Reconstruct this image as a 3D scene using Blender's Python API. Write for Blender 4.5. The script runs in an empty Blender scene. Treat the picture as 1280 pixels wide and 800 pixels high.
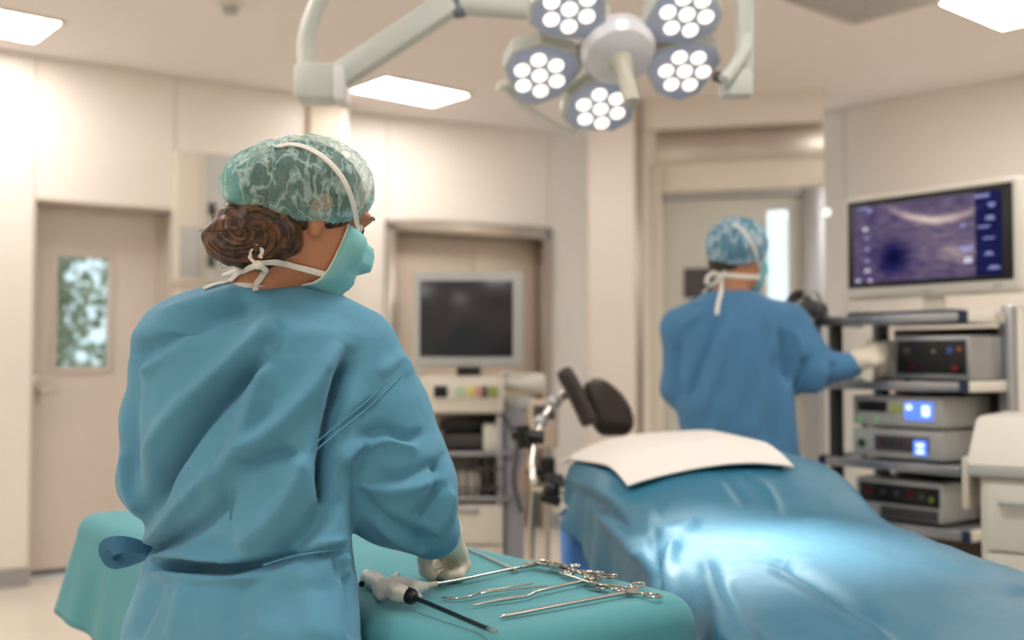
import bpy, bmesh, math, random
import numpy as np
from mathutils import Vector, Matrix, noise as mnoise

random.seed(7)
scene = bpy.context.scene
COL = scene.collection

# ------------------------------------------------------------------ camera
F = 1350.0                       # focal length in pixels of the 1280x800 frame
CH = 1.25                        # camera height
TH = math.atan(50.0 / F)         # slight upward pitch: horizon at y = 450
cam_d = bpy.data.cameras.new('camera')
cam = bpy.data.objects.new('camera', cam_d)
COL.objects.link(cam)
cam.location = (0, 0, CH)
cam.rotation_euler = (math.pi / 2 + TH, 0, 0)
cam_d.sensor_fit = 'HORIZONTAL'
cam_d.sensor_width = 36.0
cam_d.lens = 36.0 * F / 1280.0
cam_d.clip_start = 0.05
cam_d.clip_end = 100
cam_d.dof.use_dof = True
cam_d.dof.focus_distance = 1.68
cam_d.dof.aperture_fstop = 2.3
scene.camera = cam

# ------------------------------------------------------------------ world, exposure
world = bpy.data.worlds.new('world')
scene.world = world
world.use_nodes = True
bg = world.node_tree.nodes['Background']
bg.inputs[0].default_value = (0.80, 0.90, 1.0, 1)
bg.inputs[1].default_value = 1.6
vs = scene.view_settings
vs.view_transform = 'Standard'
vs.look = 'None'
vs.exposure = 0.0
vs.gamma = 1.0
vs.use_curve_mapping = False
scene.cycles.use_denoising = True
scene.cycles.max_bounces = 8
scene.cycles.diffuse_bounces = 5
scene.cycles.glossy_bounces = 3
scene.cycles.transparent_max_bounces = 8
scene.cycles.sample_clamp_indirect = 6.0
scene.cycles.caustics_reflective = False
scene.cycles.caustics_refractive = False
PANEL_STRENGTH = 22.5            # ceiling luminaires
PANEL_COLOR = (1.0, 0.962, 0.912)
LAMP_WATTS = 850.0               # beam of the surgical lamp
CEIL = 2.97

def ray(px, py):
    x = (px - 640.0) / F
    yu = (400.0 - py) / F
    return np.array([x, math.cos(TH) - yu * math.sin(TH), math.sin(TH) + yu * math.cos(TH)])

def P(px, py, d):
    r = ray(px, py)
    s = d / r[1]
    return np.array([r[0] * s, d, CH + r[2] * s])

def onz(px, py, z):
    r = ray(px, py)
    s = (z - CH) / r[2]
    return np.array([r[0] * s, r[1] * s, z])

def onplane(px, py, o, n):
    r = ray(px, py)
    c = np.array([0, 0, CH])
    s = np.dot(np.array(o) - c, n) / np.dot(r, n)
    return c + r * s

def proj(V):
    V = np.asarray(V, float)
    x = V[..., 0]; y = V[..., 1]; z = V[..., 2] - CH
    fw = y * math.cos(TH) + z * math.sin(TH)
    up = -y * math.sin(TH) + z * math.cos(TH)
    return 640 + F * x / fw, 400 - F * up / fw

# ------------------------------------------------------------------ materials
def lin(c):
    return tuple(((v / 255.0) / 12.92 if v / 255.0 <= 0.04045 else ((v / 255.0 + 0.055) / 1.055) ** 2.4) for v in c) + (1.0,)

MATS = {}
def mat(name, rgb, rough=0.5, metal=0.0, bump=None, var=0.0, vscale=8.0, emis=None, estr=0.0, trans=0.0, sheen=0.0, spec=0.5, sub=0.0, coat=0.0, alpha=1.0):
    """principled material; bump = list of (noise scale, strength, distance, stretch)"""
    if name in MATS:
        return MATS[name]
    m = bpy.data.materials.new(name)
    m.use_nodes = True
    nt = m.node_tree
    b = nt.nodes['Principled BSDF']
    col = lin(rgb)
    b.inputs['Base Color'].default_value = col
    b.inputs['Roughness'].default_value = rough
    b.inputs['Metallic'].default_value = metal
    b.inputs['Specular IOR Level'].default_value = spec
    if trans: b.inputs['Transmission Weight'].default_value = trans
    if sheen:
        b.inputs['Sheen Weight'].default_value = sheen
    if sub:
        b.inputs['Subsurface Weight'].default_value = sub
        b.inputs['Subsurface Radius'].default_value = (0.012, 0.005, 0.003)
    if coat:
        b.inputs['Coat Weight'].default_value = coat
    if alpha < 1: b.inputs['Alpha'].default_value = alpha
    if emis is not None:
        b.inputs['Emission Color'].default_value = lin(emis)
        b.inputs['Emission Strength'].default_value = estr
    tc = None
    if bump or var:
        tc = nt.nodes.new('ShaderNodeTexCoord')
    if var:
        n = nt.nodes.new('ShaderNodeTexNoise')
        n.inputs['Scale'].default_value = vscale
        n.inputs['Detail'].default_value = 4
        nt.links.new(tc.outputs['Object'], n.inputs['Vector'])
        r = nt.nodes.new('ShaderNodeValToRGB')
        r.color_ramp.elements[0].position = 0.3
        r.color_ramp.elements[1].position = 0.7
        r.color_ramp.elements[0].color = tuple(c * (1 - var) for c in col[:3]) + (1,)
        r.color_ramp.elements[1].color = tuple(min(1, c * (1 + var)) for c in col[:3]) + (1,)
        nt.links.new(n.outputs['Fac'], r.inputs['Fac'])
        nt.links.new(r.outputs['Color'], b.inputs['Base Color'])
    prev = None
    for (sc, st, di, stretch) in (bump or []):
        n = nt.nodes.new('ShaderNodeTexNoise')
        n.inputs['Scale'].default_value = sc
        n.inputs['Detail'].default_value = 3
        mp = nt.nodes.new('ShaderNodeMapping')
        mp.inputs['Scale'].default_value = stretch
        nt.links.new(tc.outputs['Object'], mp.inputs['Vector'])
        nt.links.new(mp.outputs['Vector'], n.inputs['Vector'])
        bp = nt.nodes.new('ShaderNodeBump')
        bp.inputs['Strength'].default_value = st
        bp.inputs['Distance'].default_value = di
        nt.links.new(n.outputs['Fac'], bp.inputs['Height'])
        if prev is not None:
            nt.links.new(prev.outputs['Normal'], bp.inputs['Normal'])
        prev = bp
    if prev is not None:
        nt.links.new(prev.outputs['Normal'], b.inputs['Normal'])
    MATS[name] = m
    return m

ONE = (1, 1, 1)
M_WALL = mat('wall panel warm white', (240, 233, 224), 0.38, var=0.02, vscale=1.5, bump=[(30, 0.05, 0.002, ONE)])
M_JOINT = mat('wall joint beige', (176, 160, 142), 0.7)
M_CEIL = mat('ceiling paint', (241, 234, 231), 0.75, var=0.015, vscale=1.2)
M_FLOOR = mat('vinyl floor beige', (230, 221, 208), 0.22, var=0.03, vscale=3.0, bump=[(60, 0.03, 0.001, ONE)])
M_DOOR = mat('door laminate greige', (214, 203, 194), 0.45, var=0.02, vscale=4)
M_DOORF = mat('door frame metal beige', (206, 194, 182), 0.4)
M_DOORB = mat('door leaf sand', (200, 184, 166), 0.35, var=0.03, vscale=5)
M_DOORG = mat('sliding door grey green', (204, 203, 195), 0.4, var=0.02, vscale=4)
M_STEEL = mat('brushed stainless', (196, 188, 178), 0.28, 1.0, bump=[(40, 0.05, 0.001, (1, 1, 30))])
M_CHROME = mat('polished instrument steel', (200, 197, 190), 0.18, 1.0)
M_ALU = mat('anodised aluminium', (178, 180, 184), 0.35, 0.8)
M_DKGREY = mat('dark grey powder coat', (70, 68, 70), 0.45)
M_BLACK = mat('black plastic', (18, 18, 20), 0.35)
M_LEATHER = mat('dark brown vinyl pad', (52, 42, 40), 0.32, bump=[(90, 0.1, 0.001, ONE)])
M_WHITEP = mat('white plastic', (226, 222, 212), 0.35)
M_CREAM = mat('cream enamel', (222, 214, 200), 0.4, var=0.015, vscale=6)
M_GREYP = mat('light grey plastic', (184, 186, 184), 0.4)
M_LAMP = mat('lamp arm enamel', (196, 200, 194), 0.35)
M_LAMPF = mat('lamp lens housing', (176, 186, 214), 0.15, coat=0.5)
M_SCREEN = mat('dark screen glass', (44, 44, 50), 0.22)
M_NAVY = mat('navy mat', (28, 44, 74), 0.5)
M_BLUEBAG = mat('blue plastic film', (84, 146, 228), 0.35, bump=[(18, 0.5, 0.02, ONE)])
M_SKIN = mat('skin', (190, 132, 98), 0.5, sub=0.08, var=0.05, vscale=20)
M_GLOVE = mat('latex glove', (226, 216, 198), 0.45, bump=[(70, 0.3, 0.003, ONE)], sub=0.05)
M_STRAP = mat('white tie ribbon', (238, 236, 228), 0.7, bump=[(200, 0.2, 0.001, ONE)])
M_MASK = mat('mask nonwoven aqua', (130, 196, 200), 0.7, bump=[(120, 0.15, 0.001, ONE)])
M_SHEET = mat('white paper sheet', (226, 220, 214), 0.7, bump=[(9, 0.25, 0.01, ONE)])
M_SHOE = mat('white clog', (225, 222, 215), 0.4)
M_TROUSER = mat('scrub trouser', (60, 120, 140), 0.8)

def fabric(name, rgb, rough, var=0.07, sheen=0.15, wr=0.35, spec=0.3):
    return mat(name, rgb, rough, var=var, vscale=5.0, sheen=sheen, spec=spec,
               bump=[(520, 0.18, 0.0008, (1, 1, 1)), (26, wr, 0.006, (1, 1, 0.6)), (70, wr * 0.5, 0.002, (1, 1, 1))])
M_GOWN = fabric('gown cotton teal blue', (90, 152, 182), 0.8)
M_GOWN2 = fabric('gown cotton mid blue', (76, 128, 170), 0.8, wr=0.5)
M_TDRAPE = fabric('instrument table drape teal', (78, 152, 162), 0.75, wr=0.22, var=0.04)
M_ODRAPE = fabric('operating table drape blue', (42, 108, 136), 0.47, wr=0.2, sheen=0.0, spec=0.5, var=0.04)
M_ODRAPE.node_tree.nodes['Principled BSDF'].inputs['Coat Weight'].default_value = 0.0
M_ODRAPE.node_tree.nodes['Principled BSDF'].inputs['Coat Roughness'].default_value = 0.4

def emat(name, rgb, strength):
    m = bpy.data.materials.new(name); m.use_nodes = True
    nt = m.node_tree; nt.nodes.clear()
    e = nt.nodes.new('ShaderNodeEmission'); o = nt.nodes.new('ShaderNodeOutputMaterial')
    e.inputs[0].default_value = tuple(rgb) + (1,); e.inputs[1].default_value = strength
    nt.links.new(e.outputs[0], o.inputs[0])
    return m
M_PANEL = emat('luminaire diffuser', PANEL_COLOR, PANEL_STRENGTH)
M_LED = emat('lamp led', (1.0, 0.90, 0.78), 1.7)
M_BLUELED = emat('blue display', (0.10, 0.22, 1.0), 1.6)
M_WHITELED = emat('white display digits', (0.55, 0.7, 1.0), 2.2)
M_GREENLED = emat('green indicator', (0.15, 0.6, 0.15), 0.6)
M_REDLED = emat('red indicator', (0.5, 0.06, 0.10), 0.12)

# ------------------------------------------------------------------ mesh helpers
WLOC = {}
def tag(o, label=None, cat=None, group=None, kind=None):
    if label: o['label'] = label
    if cat: o['category'] = cat
    if group: o['group'] = group
    if kind: o['kind'] = kind
    return o

def thing(name, loc, label, cat, group=None):
    o = bpy.data.objects.new(name, None)
    o.empty_display_size = 0.05
    COL.objects.link(o)
    o.location = tuple(float(v) for v in loc)
    WLOC[o.name] = np.array([float(v) for v in loc])
    return tag(o, label, cat, group)

def link_mesh(name, me, m, parent=None, smooth=True, angle=38):
    if m is not None and len(me.materials) == 0:
        me.materials.append(m)
    o = bpy.data.objects.new(name, me)
    COL.objects.link(o)
    org = WLOC[parent.name] if parent is not None else np.zeros(3)
    if parent is not None:
        o.parent = parent
        n = len(me.vertices)
        co = np.empty(n * 3); me.vertices.foreach_get('co', co)
        co = co.reshape(-1, 3) - org
        me.vertices.foreach_set('co', co.ravel())
    WLOC[o.name] = org
    if smooth:
        me.polygons.foreach_set('use_smooth', [True] * len(me.polygons))
        if angle: me.set_sharp_from_angle(angle=math.radians(angle))
    me.update()
    return o

def from_data(name, V, Fc, m, parent=None, smooth=True, angle=None):
    me = bpy.data.meshes.new(name)
    me.from_pydata([tuple(map(float, v)) for v in V], [], [tuple(int(i) for i in f) for f in Fc])
    return link_mesh(name, me, m, parent, smooth, angle)

def frame(o, x, y=None):
    """matrix with local X along x (horizontal), Z up, Y = Z x X unless given"""
    x = Vector(x).normalized()
    z = Vector((0, 0, 1))
    y = z.cross(x).normalized() if y is None else Vector(y).normalized()
    z = x.cross(y)
    M = Matrix.Identity(4)
    for i in range(3):
        M[i][0] = x[i]; M[i][1] = y[i]; M[i][2] = z[i]; M[i][3] = float(o[i])
    return M

def axes(o, x, y, z):
    M = Matrix.Identity(4)
    for i in range(3):
        M[i][0] = float(x[i]); M[i][1] = float(y[i]); M[i][2] = float(z[i]); M[i][3] = float(o[i])
    return M

class MB:
    def __init__(self, M=None):
        self.bm = bmesh.new()
        self.M = M if M is not None else Matrix.Identity(4)
    def _t(self, vs):
        for v in vs: v.co = self.M @ v.co
    def box(self, x0, x1, y0, y1, z0, z1, bev=0.0, seg=2):
        r = bmesh.ops.create_cube(self.bm, size=1.0)
        vs = r['verts']
        for v in vs:
            v.co = Vector((x0 + (v.co.x + .5) * (x1 - x0), y0 + (v.co.y + .5) * (y1 - y0), z0 + (v.co.z + .5) * (z1 - z0)))
        self._t(vs)
        if bev > 0:
            es = list({e for v in vs for e in v.link_edges})
            bmesh.ops.bevel(self.bm, geom=es, offset=bev, segments=seg, profile=0.5, affect='EDGES')
        return self
    def tube(self, pts, r, seg=12, cap=True, closed=False):
        pts = [Vector([float(c) for c in p]) for p in pts]
        n = len(pts)
        rs = list(r) if hasattr(r, '__len__') else [r] * n
        tans = []
        for i in range(n):
            a = pts[(i - 1) % n] if (i > 0 or closed) else pts[0]
            b = pts[(i + 1) % n] if (i < n - 1 or closed) else pts[-1]
            t = (b - a)
            tans.append(t.normalized() if t.length > 1e-9 else Vector((0, 0, 1)))
        ref = Vector((0, 0, 1)) if abs(tans[0].z) < 0.9 else Vector((1, 0, 0))
        nrm = tans[0].cross(ref).normalized()
        rings = []
        for i in range(n):
            t = tans[i]
            nrm = (nrm - t * nrm.dot(t))
            nrm = nrm.normalized() if nrm.length > 1e-6 else t.orthogonal().normalized()
            bn = t.cross(nrm)
            ring = []
            for k in range(seg):
                a = 2 * math.pi * k / seg
                v = self.bm.verts.new(pts[i] + (nrm * math.cos(a) + bn * math.sin(a)) * rs[i])
                ring.append(v)
            rings.append(ring)
        for i in range(n if closed else n - 1):
            A = rings[i]; B = rings[(i + 1) % n]
            for k in range(seg):
                self.bm.faces.new((A[k], A[(k + 1) % seg], B[(k + 1) % seg], B[k]))
        if cap and not closed:
            self.bm.faces.new(list(reversed(rings[0])))
            self.bm.faces.new(rings[-1])
        for ring in rings: self._t(ring)
        return self
    def cyl(self, p0, p1, r0, r1=None, seg=24):
        return self.tube([p0, p1], [r0, r0 if r1 is None else r1], seg)
    def lathe(self, c, axis, prof, seg=32):
        """prof: list of (distance along axis, radius)"""
        c = Vector([float(v) for v in c]); ax = Vector([float(v) for v in axis]).normalized()
        return self.tube([c + ax * h for h, _ in prof], [max(r, 1e-4) for _, r in prof], seg) if False else self._lathe(c, ax, prof, seg)
    def _lathe(self, c, ax, prof, seg):
        n1 = ax.orthogonal().normalized(); n2 = ax.cross(n1)
        rings = []
        for h, r in prof:
            r = max(r, 1e-4)
            rings.append([self.bm.verts.new(c + ax * h + (n1 * math.cos(2 * math.pi * k / seg) + n2 * math.sin(2 * math.pi * k / seg)) * r) for k in range(seg)])
        for A, B in zip(rings, rings[1:]):
            for k in range(seg):
                self.bm.faces.new((A[k], A[(k + 1) % seg], B[(k + 1) % seg], B[k]))
        self.bm.faces.new(list(reversed(rings[0]))); self.bm.faces.new(rings[-1])
        for ring in rings: self._t(ring)
        return self
    def prism(self, poly, z0, z1, bev=0.0):
        a = [self.bm.verts.new((x, y, z0)) for x, y in poly]
        b = [self.bm.verts.new((x, y, z1)) for x, y in poly]
        n = len(poly)
        fs = [self.bm.faces.new(list(reversed(a))), self.bm.faces.new(b)]
        for k in range(n):
            fs.append(self.bm.faces.new((a[k], a[(k + 1) % n], b[(k + 1) % n], b[k])))
        self._t(a); self._t(b)
        if bev > 0:
            es = list({e for v in a + b for e in v.link_edges})
            bmesh.ops.bevel(self.bm, geom=es, offset=bev, segments=2, profile=0.5, affect='EDGES')
        return self
    def ball(self, c, r, seg=16):
        rr = r if hasattr(r, '__len__') else (r, r, r)
        g = bmesh.ops.create_uvsphere(self.bm, u_segments=seg, v_segments=max(6, seg // 2), radius=1.0)
        for v in g['verts']:
            v.co = Vector((c[0] + v.co.x * rr[0], c[1] + v.co.y * rr[1], c[2] + v.co.z * rr[2]))
        self._t(g['verts'])
        return self
    def ribbon(self, pts, nrms, w, th=0.0012):
        """flat band along pts, lying against the surface with the given normals"""
        pts = [np.asarray(p, float) for p in pts]
        n = len(pts)
        ws = w if hasattr(w, '__len__') else [w] * n
        rings = []
        for i in range(n):
            t = pts[min(i + 1, n - 1)] - pts[max(i - 1, 0)]
            t /= (np.linalg.norm(t) + 1e-9)
            nn = np.asarray(nrms[i], float); nn = nn - t * nn.dot(t); nn /= (np.linalg.norm(nn) + 1e-9)
            s = np.cross(t, nn)
            c = [pts[i] + s * ws[i] / 2 + nn * th * .5, pts[i] + nn * th * 1.3, pts[i] - s * ws[i] / 2 + nn * th * .5,
                 pts[i] - s * ws[i] / 2 - nn * th * .5, pts[i] - nn * th * .2, pts[i] + s * ws[i] / 2 - nn * th * .5]
            rings.append([self.bm.verts.new(Vector(q)) for q in c])
        for A, B in zip(rings, rings[1:]):
            for k in range(6):
                self.bm.faces.new((A[k], A[(k + 1) % 6], B[(k + 1) % 6], B[k]))
        self.bm.faces.new(list(reversed(rings[0]))); self.bm.faces.new(rings[-1])
        for ring in rings: self._t(ring)
        return self
    def build(self, name, m, parent=None, smooth=True, angle=38):
        bmesh.ops.recalc_face_normals(self.bm, faces=self.bm.faces)
        me = bpy.data.meshes.new(name)
        self.bm.to_mesh(me); self.bm.free()
        return link_mesh(name, me, m, parent, smooth, angle)

def smooth_line(pts, n=6):
    """catmull-rom through pts"""
    pts = [np.asarray(p, float) for p in pts]
    if len(pts) < 3: n = max(n, 1)
    out = []
    for i in range(len(pts) - 1):
        p0 = pts[max(i - 1, 0)]; p1 = pts[i]; p2 = pts[i + 1]; p3 = pts[min(i + 2, len(pts) - 1)]
        for k in range(n):
            t = k / n
            out.append(0.5 * ((2 * p1) + (-p0 + p2) * t + (2 * p0 - 5 * p1 + 4 * p2 - p3) * t * t + (-p0 + 3 * p1 - 3 * p2 + p3) * t ** 3))
    out.append(pts[-1])
    return out

# ------------------------------------------------------------------ distance-field modelling
def smin(a, b, k):
    h = np.clip(0.5 + 0.5 * (b - a) / k, 0, 1)
    return b * (1 - h) + a * h - k * h * (1 - h)
def smax(a, b, k):
    return -smin(-a, -b, k)
def capsule(a, b, ra, rb):
    a = np.asarray(a, float); b = np.asarray(b, float); ab = b - a; L = ab.dot(ab)
    def f(X, Y, Z):
        t = np.clip(((X - a[0]) * ab[0] + (Y - a[1]) * ab[1] + (Z - a[2]) * ab[2]) / L, 0, 1)
        dx = X - a[0] - ab[0] * t; dy = Y - a[1] - ab[1] * t; dz = Z - a[2] - ab[2] * t
        return np.sqrt(dx * dx + dy * dy + dz * dz) - (ra + (rb - ra) * t)
    return f
def chain(pts, rs, k=0.015):
    fs = [capsule(pts[i], pts[i + 1], rs[i], rs[i + 1]) for i in range(len(pts) - 1)]
    def f(X, Y, Z):
        d = fs[0](X, Y, Z)
        for g in fs[1:]: d = smin(d, g(X, Y, Z), k)
        return d
    return f
def ellipsoid(c, r, ax=None):
    c = np.asarray(c, float)
    A = np.eye(3) if ax is None else np.asarray(ax, float)
    def f(X, Y, Z):
        x = X - c[0]; y = Y - c[1]; z = Z - c[2]
        u = x * A[0][0] + y * A[0][1] + z * A[0][2]
        v = x * A[1][0] + y * A[1][1] + z * A[1][2]
        w = x * A[2][0] + y * A[2][1] + z * A[2][2]
        k0 = np.sqrt((u / r[0]) ** 2 + (v / r[1]) ** 2 + (w / r[2]) ** 2)
        k1 = np.sqrt((u / r[0] ** 2) ** 2 + (v / r[1] ** 2) ** 2 + (w / r[2] ** 2) ** 2) + 1e-9
        return k0 * (k0 - 1) / k1
    return f
def section(tab, p=2.3, turn=None):
    """tab rows (z, xl, xr, yc, b): a trunk with superelliptic sections; turn = rows (z, k): twist of the trunk about its axis"""
    t = np.array(sorted(tab)); zt = t[:, 0]
    tw = np.array(sorted(turn)) if turn is not None else np.array([(0, 0.), (3, 0.)])
    def f(X, Y, Z):
        xl = np.interp(Z, zt, t[:, 1]); xr = np.interp(Z, zt, t[:, 2]); yc = np.interp(Z, zt, t[:, 3]); b = np.interp(Z, zt, t[:, 4])
        a = (xr - xl) / 2
        q = ((np.abs(X - (xl + xr) / 2) / a) ** p + (np.abs(Y - yc + np.interp(Z, tw[:, 0], tw[:, 1]) * (X - (xl + xr) / 2)) / b) ** p) ** (1 / p)
        d = (q - 1) * np.minimum(a, b)
        return np.maximum(d, np.maximum(Z - zt[-1], zt[0] - Z))
    return f
def union(fs, k):
    def f(X, Y, Z):
        d = fs[0](X, Y, Z)
        for g in fs[1:]: d = smin(d, g(X, Y, Z), k)
        return d
    return f

def surfnet(f, lo, hi, h):
    lo = np.asarray(lo, float); hi = np.asarray(hi, float)
    n = np.ceil((hi - lo) / h).astype(int) + 1
    ax = [lo[i] + h * np.arange(n[i]) for i in range(3)]
    X, Y, Z = np.meshgrid(*ax, indexing='ij')
    D = f(X, Y, Z)
    S = D < 0
    cn = np.zeros(tuple(n - 1), np.int8)
    for i in (0, 1):
        for j in (0, 1):
            for k in (0, 1):
                cn += S[i:n[0] - 1 + i, j:n[1] - 1 + j, k:n[2] - 1 + k]
    act = (cn > 0) & (cn < 8)
    idx = np.argwhere(act)
    vid = -np.ones(tuple(n - 1), np.int64)
    vid[act] = np.arange(len(idx))
    acc = np.zeros((len(idx), 3)); cnt = np.zeros(len(idx))
    for axis in range(3):
        o = [a for a in range(3) if a != axis]
        for a in (0, 1):
            for b in (0, 1):
                c0 = idx.copy(); c0[:, o[0]] += a; c0[:, o[1]] += b
                c1 = c0.copy(); c1[:, axis] += 1
                d0 = D[c0[:, 0], c0[:, 1], c0[:, 2]]; d1 = D[c1[:, 0], c1[:, 1], c1[:, 2]]
                m = (d0 < 0) != (d1 < 0)
                t = np.where(m, d0 / np.where(m, d0 - d1, 1), 0)
                p = c0.astype(float); p[:, axis] += t
                acc[m] += p[m]; cnt[m] += 1
    V = acc / cnt[:, None] * h + lo
    Q = []
    for axis in range(3):
        o1, o2 = [(1, 2), (2, 0), (0, 1)][axis]
        sl0 = [slice(None)] * 3; sl1 = [slice(None)] * 3
        sl0[axis] = slice(0, n[axis] - 1); sl1[axis] = slice(1, n[axis])
        A = S[tuple(sl0)]; B = S[tuple(sl1)]
        e = np.argwhere(A != B)
        ok = (e[:, o1] > 0) & (e[:, o2] > 0) & (e[:, o1] < n[o1] - 1) & (e[:, o2] < n[o2] - 1)
        e = e[ok]
        def cell(s1, s2):
            c = e.copy(); c[:, o1] -= s1; c[:, o2] -= s2
            return vid[c[:, 0], c[:, 1], c[:, 2]]
        q = np.stack([cell(1, 1), cell(0, 1), cell(0, 0), cell(1, 0)], 1)
        flip = ~A[e[:, 0], e[:, 1], e[:, 2]]
        q[flip] = q[flip][:, ::-1]
        Q.append(q)
    return V, np.concatenate(Q)

def normals(V, Q):
    a = V[Q[:, 2]] - V[Q[:, 0]]; b = V[Q[:, 3]] - V[Q[:, 1]]
    fn = np.cross(a, b)
    N = np.zeros_like(V)
    for k in range(4): np.add.at(N, Q[:, k], fn)
    return N / (np.linalg.norm(N, axis=1)[:, None] + 1e-12)

def relax(V, Q, it=2, lam=0.5):
    n = len(V)
    for _ in range(it):
        s = np.zeros_like(V); c = np.zeros(n)
        for a, b in ((0, 1), (1, 2), (2, 3), (3, 0)):
            np.add.at(s, Q[:, a], V[Q[:, b]]); np.add.at(s, Q[:, b], V[Q[:, a]])
            np.add.at(c, Q[:, a], 1); np.add.at(c, Q[:, b], 1)
        V = V + lam * (s / np.maximum(c, 1)[:, None] - V)
    return V

def march(f, px, py, d0, d1, off=0.0, n=500):
    """first point along the pixel's ray where the field drops to off; returns point and normal"""
    r = ray(px, py)
    ds = np.linspace(d0, d1, n)
    p = np.array([0, 0, CH])[None] + r[None] * (ds / r[1])[:, None]
    v = f(p[:, 0], p[:, 1], p[:, 2]) - off
    i = np.argmax(v < 0) if (v < 0).any() else int(np.argmin(v))
    q = p[i]
    e = 0.002
    g = np.array([float(f(*(q + np.eye(3)[k] * e))) - float(f(*(q - np.eye(3)[k] * e))) for k in range(3)])
    return q, g / (np.linalg.norm(g) + 1e-9)

def seg_dist(px, py, line):
    """distance in pixels to a polyline and position along it (0..1)"""
    line = np.asarray(line, float)
    best = np.full(px.shape, 1e9); pos = np.zeros(px.shape)
    m = len(line) - 1
    for i in range(m):
        a = line[i]; b = line[i + 1]; ab = b - a
        t = np.clip(((px - a[0]) * ab[0] + (py - a[1]) * ab[1]) / ab.dot(ab), 0, 1)
        d = np.hypot(px - a[0] - ab[0] * t, py - a[1] - ab[1] * t)
        u = d < best
        best = np.where(u, d, best); pos = np.where(u, (i + t) / m, pos)
    return best, pos

def fold_disp(V, N, folds, scale=1.0, facing=None):
    """creases and ridges of cloth: each (polyline, width px, height m, taper)"""
    px, py = proj(V)
    D = np.zeros(len(V))
    for line, w, h, in folds:
        L = smooth_line([np.array(q + (0,), float) for q in line], 5)
        d, t = seg_dist(px, py, np.array(L)[:, :2])
        tap = np.clip(np.minimum(t, 1 - t) * 5 + 0.25, 0, 1)
        D += h * tap * np.exp(-(d / w) ** 2)
    w = np.clip(-N[:, 1] * 2.0 + 0.4, 0, 1) if facing is None else facing
    return V + N * (D * w * scale)[:, None]

def noise_disp(V, N, amp, sc, stretch=(1, 1, 1), seed=0.0, ridged=False):
    out = np.empty(len(V))
    for i, v in enumerate(V):
        q = Vector((v[0] * sc * stretch[0] + seed, v[1] * sc * stretch[1], v[2] * sc * stretch[2]))
        x = mnoise.noise(q) + 0.5 * mnoise.noise(q * 2.1)
        out[i] = (1 - abs(x) * 2.2) if ridged else x
    return V + N * (out * amp)[:, None]

# ================================================================== the room
class Wall:
    def __init__(self, a, b):
        self.o = np.array(a, float); d = np.array(b, float) - self.o
        self.L = float(np.linalg.norm(d)); self.u = d / self.L
        self.into = np.array([-self.u[1], self.u[0]])         # away from the room
        self.M = frame((self.o[0], self.o[1], 0), (self.u[0], self.u[1], 0))
    def uz(self, px, py, t=0.0):
        """position (along, height) where the pixel's ray meets the wall plane set t into the wall"""
        o3 = np.array([*(self.o + self.into * t), 0.0]); n = np.array([*self.into, 0.0])
        p = onplane(px, py, o3, n)
        return float((p[:2] - self.o).dot(self.u)), float(p[2])
    def pt(self, u, z, t=0.0):
        q = self.o + self.u * u + self.into * t
        return np.array([q[0], q[1], z])

def cpt(px, py):      # a point on the ceiling edge
    return onz(px, py, CEIL)[:2]

a0, a1 = cpt(0, 62), cpt(320, 110)
ua = (a1 - a0) / np.linalg.norm(a1 - a0)
A_start = a0 - ua * 2.0
WA = Wall(A_start, a0 + ua * 2.07)
b0, b1 = cpt(418, 137), cpt(735, 170)
WB = Wall(b0 - (b1 - b0) / np.linalg.norm(b1 - b0) * 0.6, b1 + (b1 - b0) / np.linalg.norm(b1 - b0) * 0.35)
PIL = Wall(P(735, 300, 7.6)[:2], P(797, 300, 7.06)[:2])
WD = Wall(P(797, 120, 7.06)[:2], P(1029, 107, 6.77)[:2])
c0, c1 = cpt(1030, 140), cpt(1280, 95)
uc = (c1 - c0) / np.linalg.norm(c1 - c0)
WC = Wall(c0 - uc * 0.12, c0 + uc * 5.2)
c_end = WC.o + WC.u * WC.L
BACK_L = np.array([-3.6, -2.2]); BACK_R = np.array([5.2, -2.2])
WL = Wall(BACK_L, A_start)
WK = Wall(BACK_R, BACK_L)
WR = Wall(c_end, BACK_R)

def struct(o, label):
    return tag(o, label, None, None, 'structure')

# floor and ceiling
floor = MB().box(-7, 8, -3, 11, -0.12, 0.0).build('floor', M_FLOOR, smooth=False)
struct(floor, 'glossy beige vinyl floor of the operating room')
ceil = MB().box(-5.4, 8, -3, 9.6, CEIL, CEIL + 0.12).build('ceiling', M_CEIL, smooth=False)
struct(ceil, 'smooth warm white ceiling of the operating room')

def wall_with_panels(name, W, cols, label, z0=0.0, opening=None, m=M_WALL):
    """backing board and proud wall panels; opening = (u0, u1, ztop) stays free"""
    t = 0.012
    b = MB(W.M)
    if opening is None:
        b.box(0, W.L, t, 0.25, 0, CEIL)
    else:
        u0, u1, zt = opening
        b.box(0, u0, t, 0.25, 0, CEIL); b.box(u1, W.L, t, 0.25, 0, CEIL); b.box(u0, u1, t, 0.25, zt, CEIL)
    wall = b.build(name, M_JOINT, smooth=False)
    struct(wall, label)
    cuts = sorted(set([0.0, W.L] + list(cols)))
    for x0, x1 in zip(cuts, cuts[1:]):
        zb = 0.10
        if opening and x0 >= opening[0] - 0.01 and x1 <= opening[1] + 0.01:
            zb = opening[2]
        g = 0.003
        MB(W.M).box(x0 + g, x1 - g, 0, t + 0.001, zb, CEIL - 0.002, 0.0015, 1).build('panel', m, wall, smooth=False)
    return wall

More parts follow.
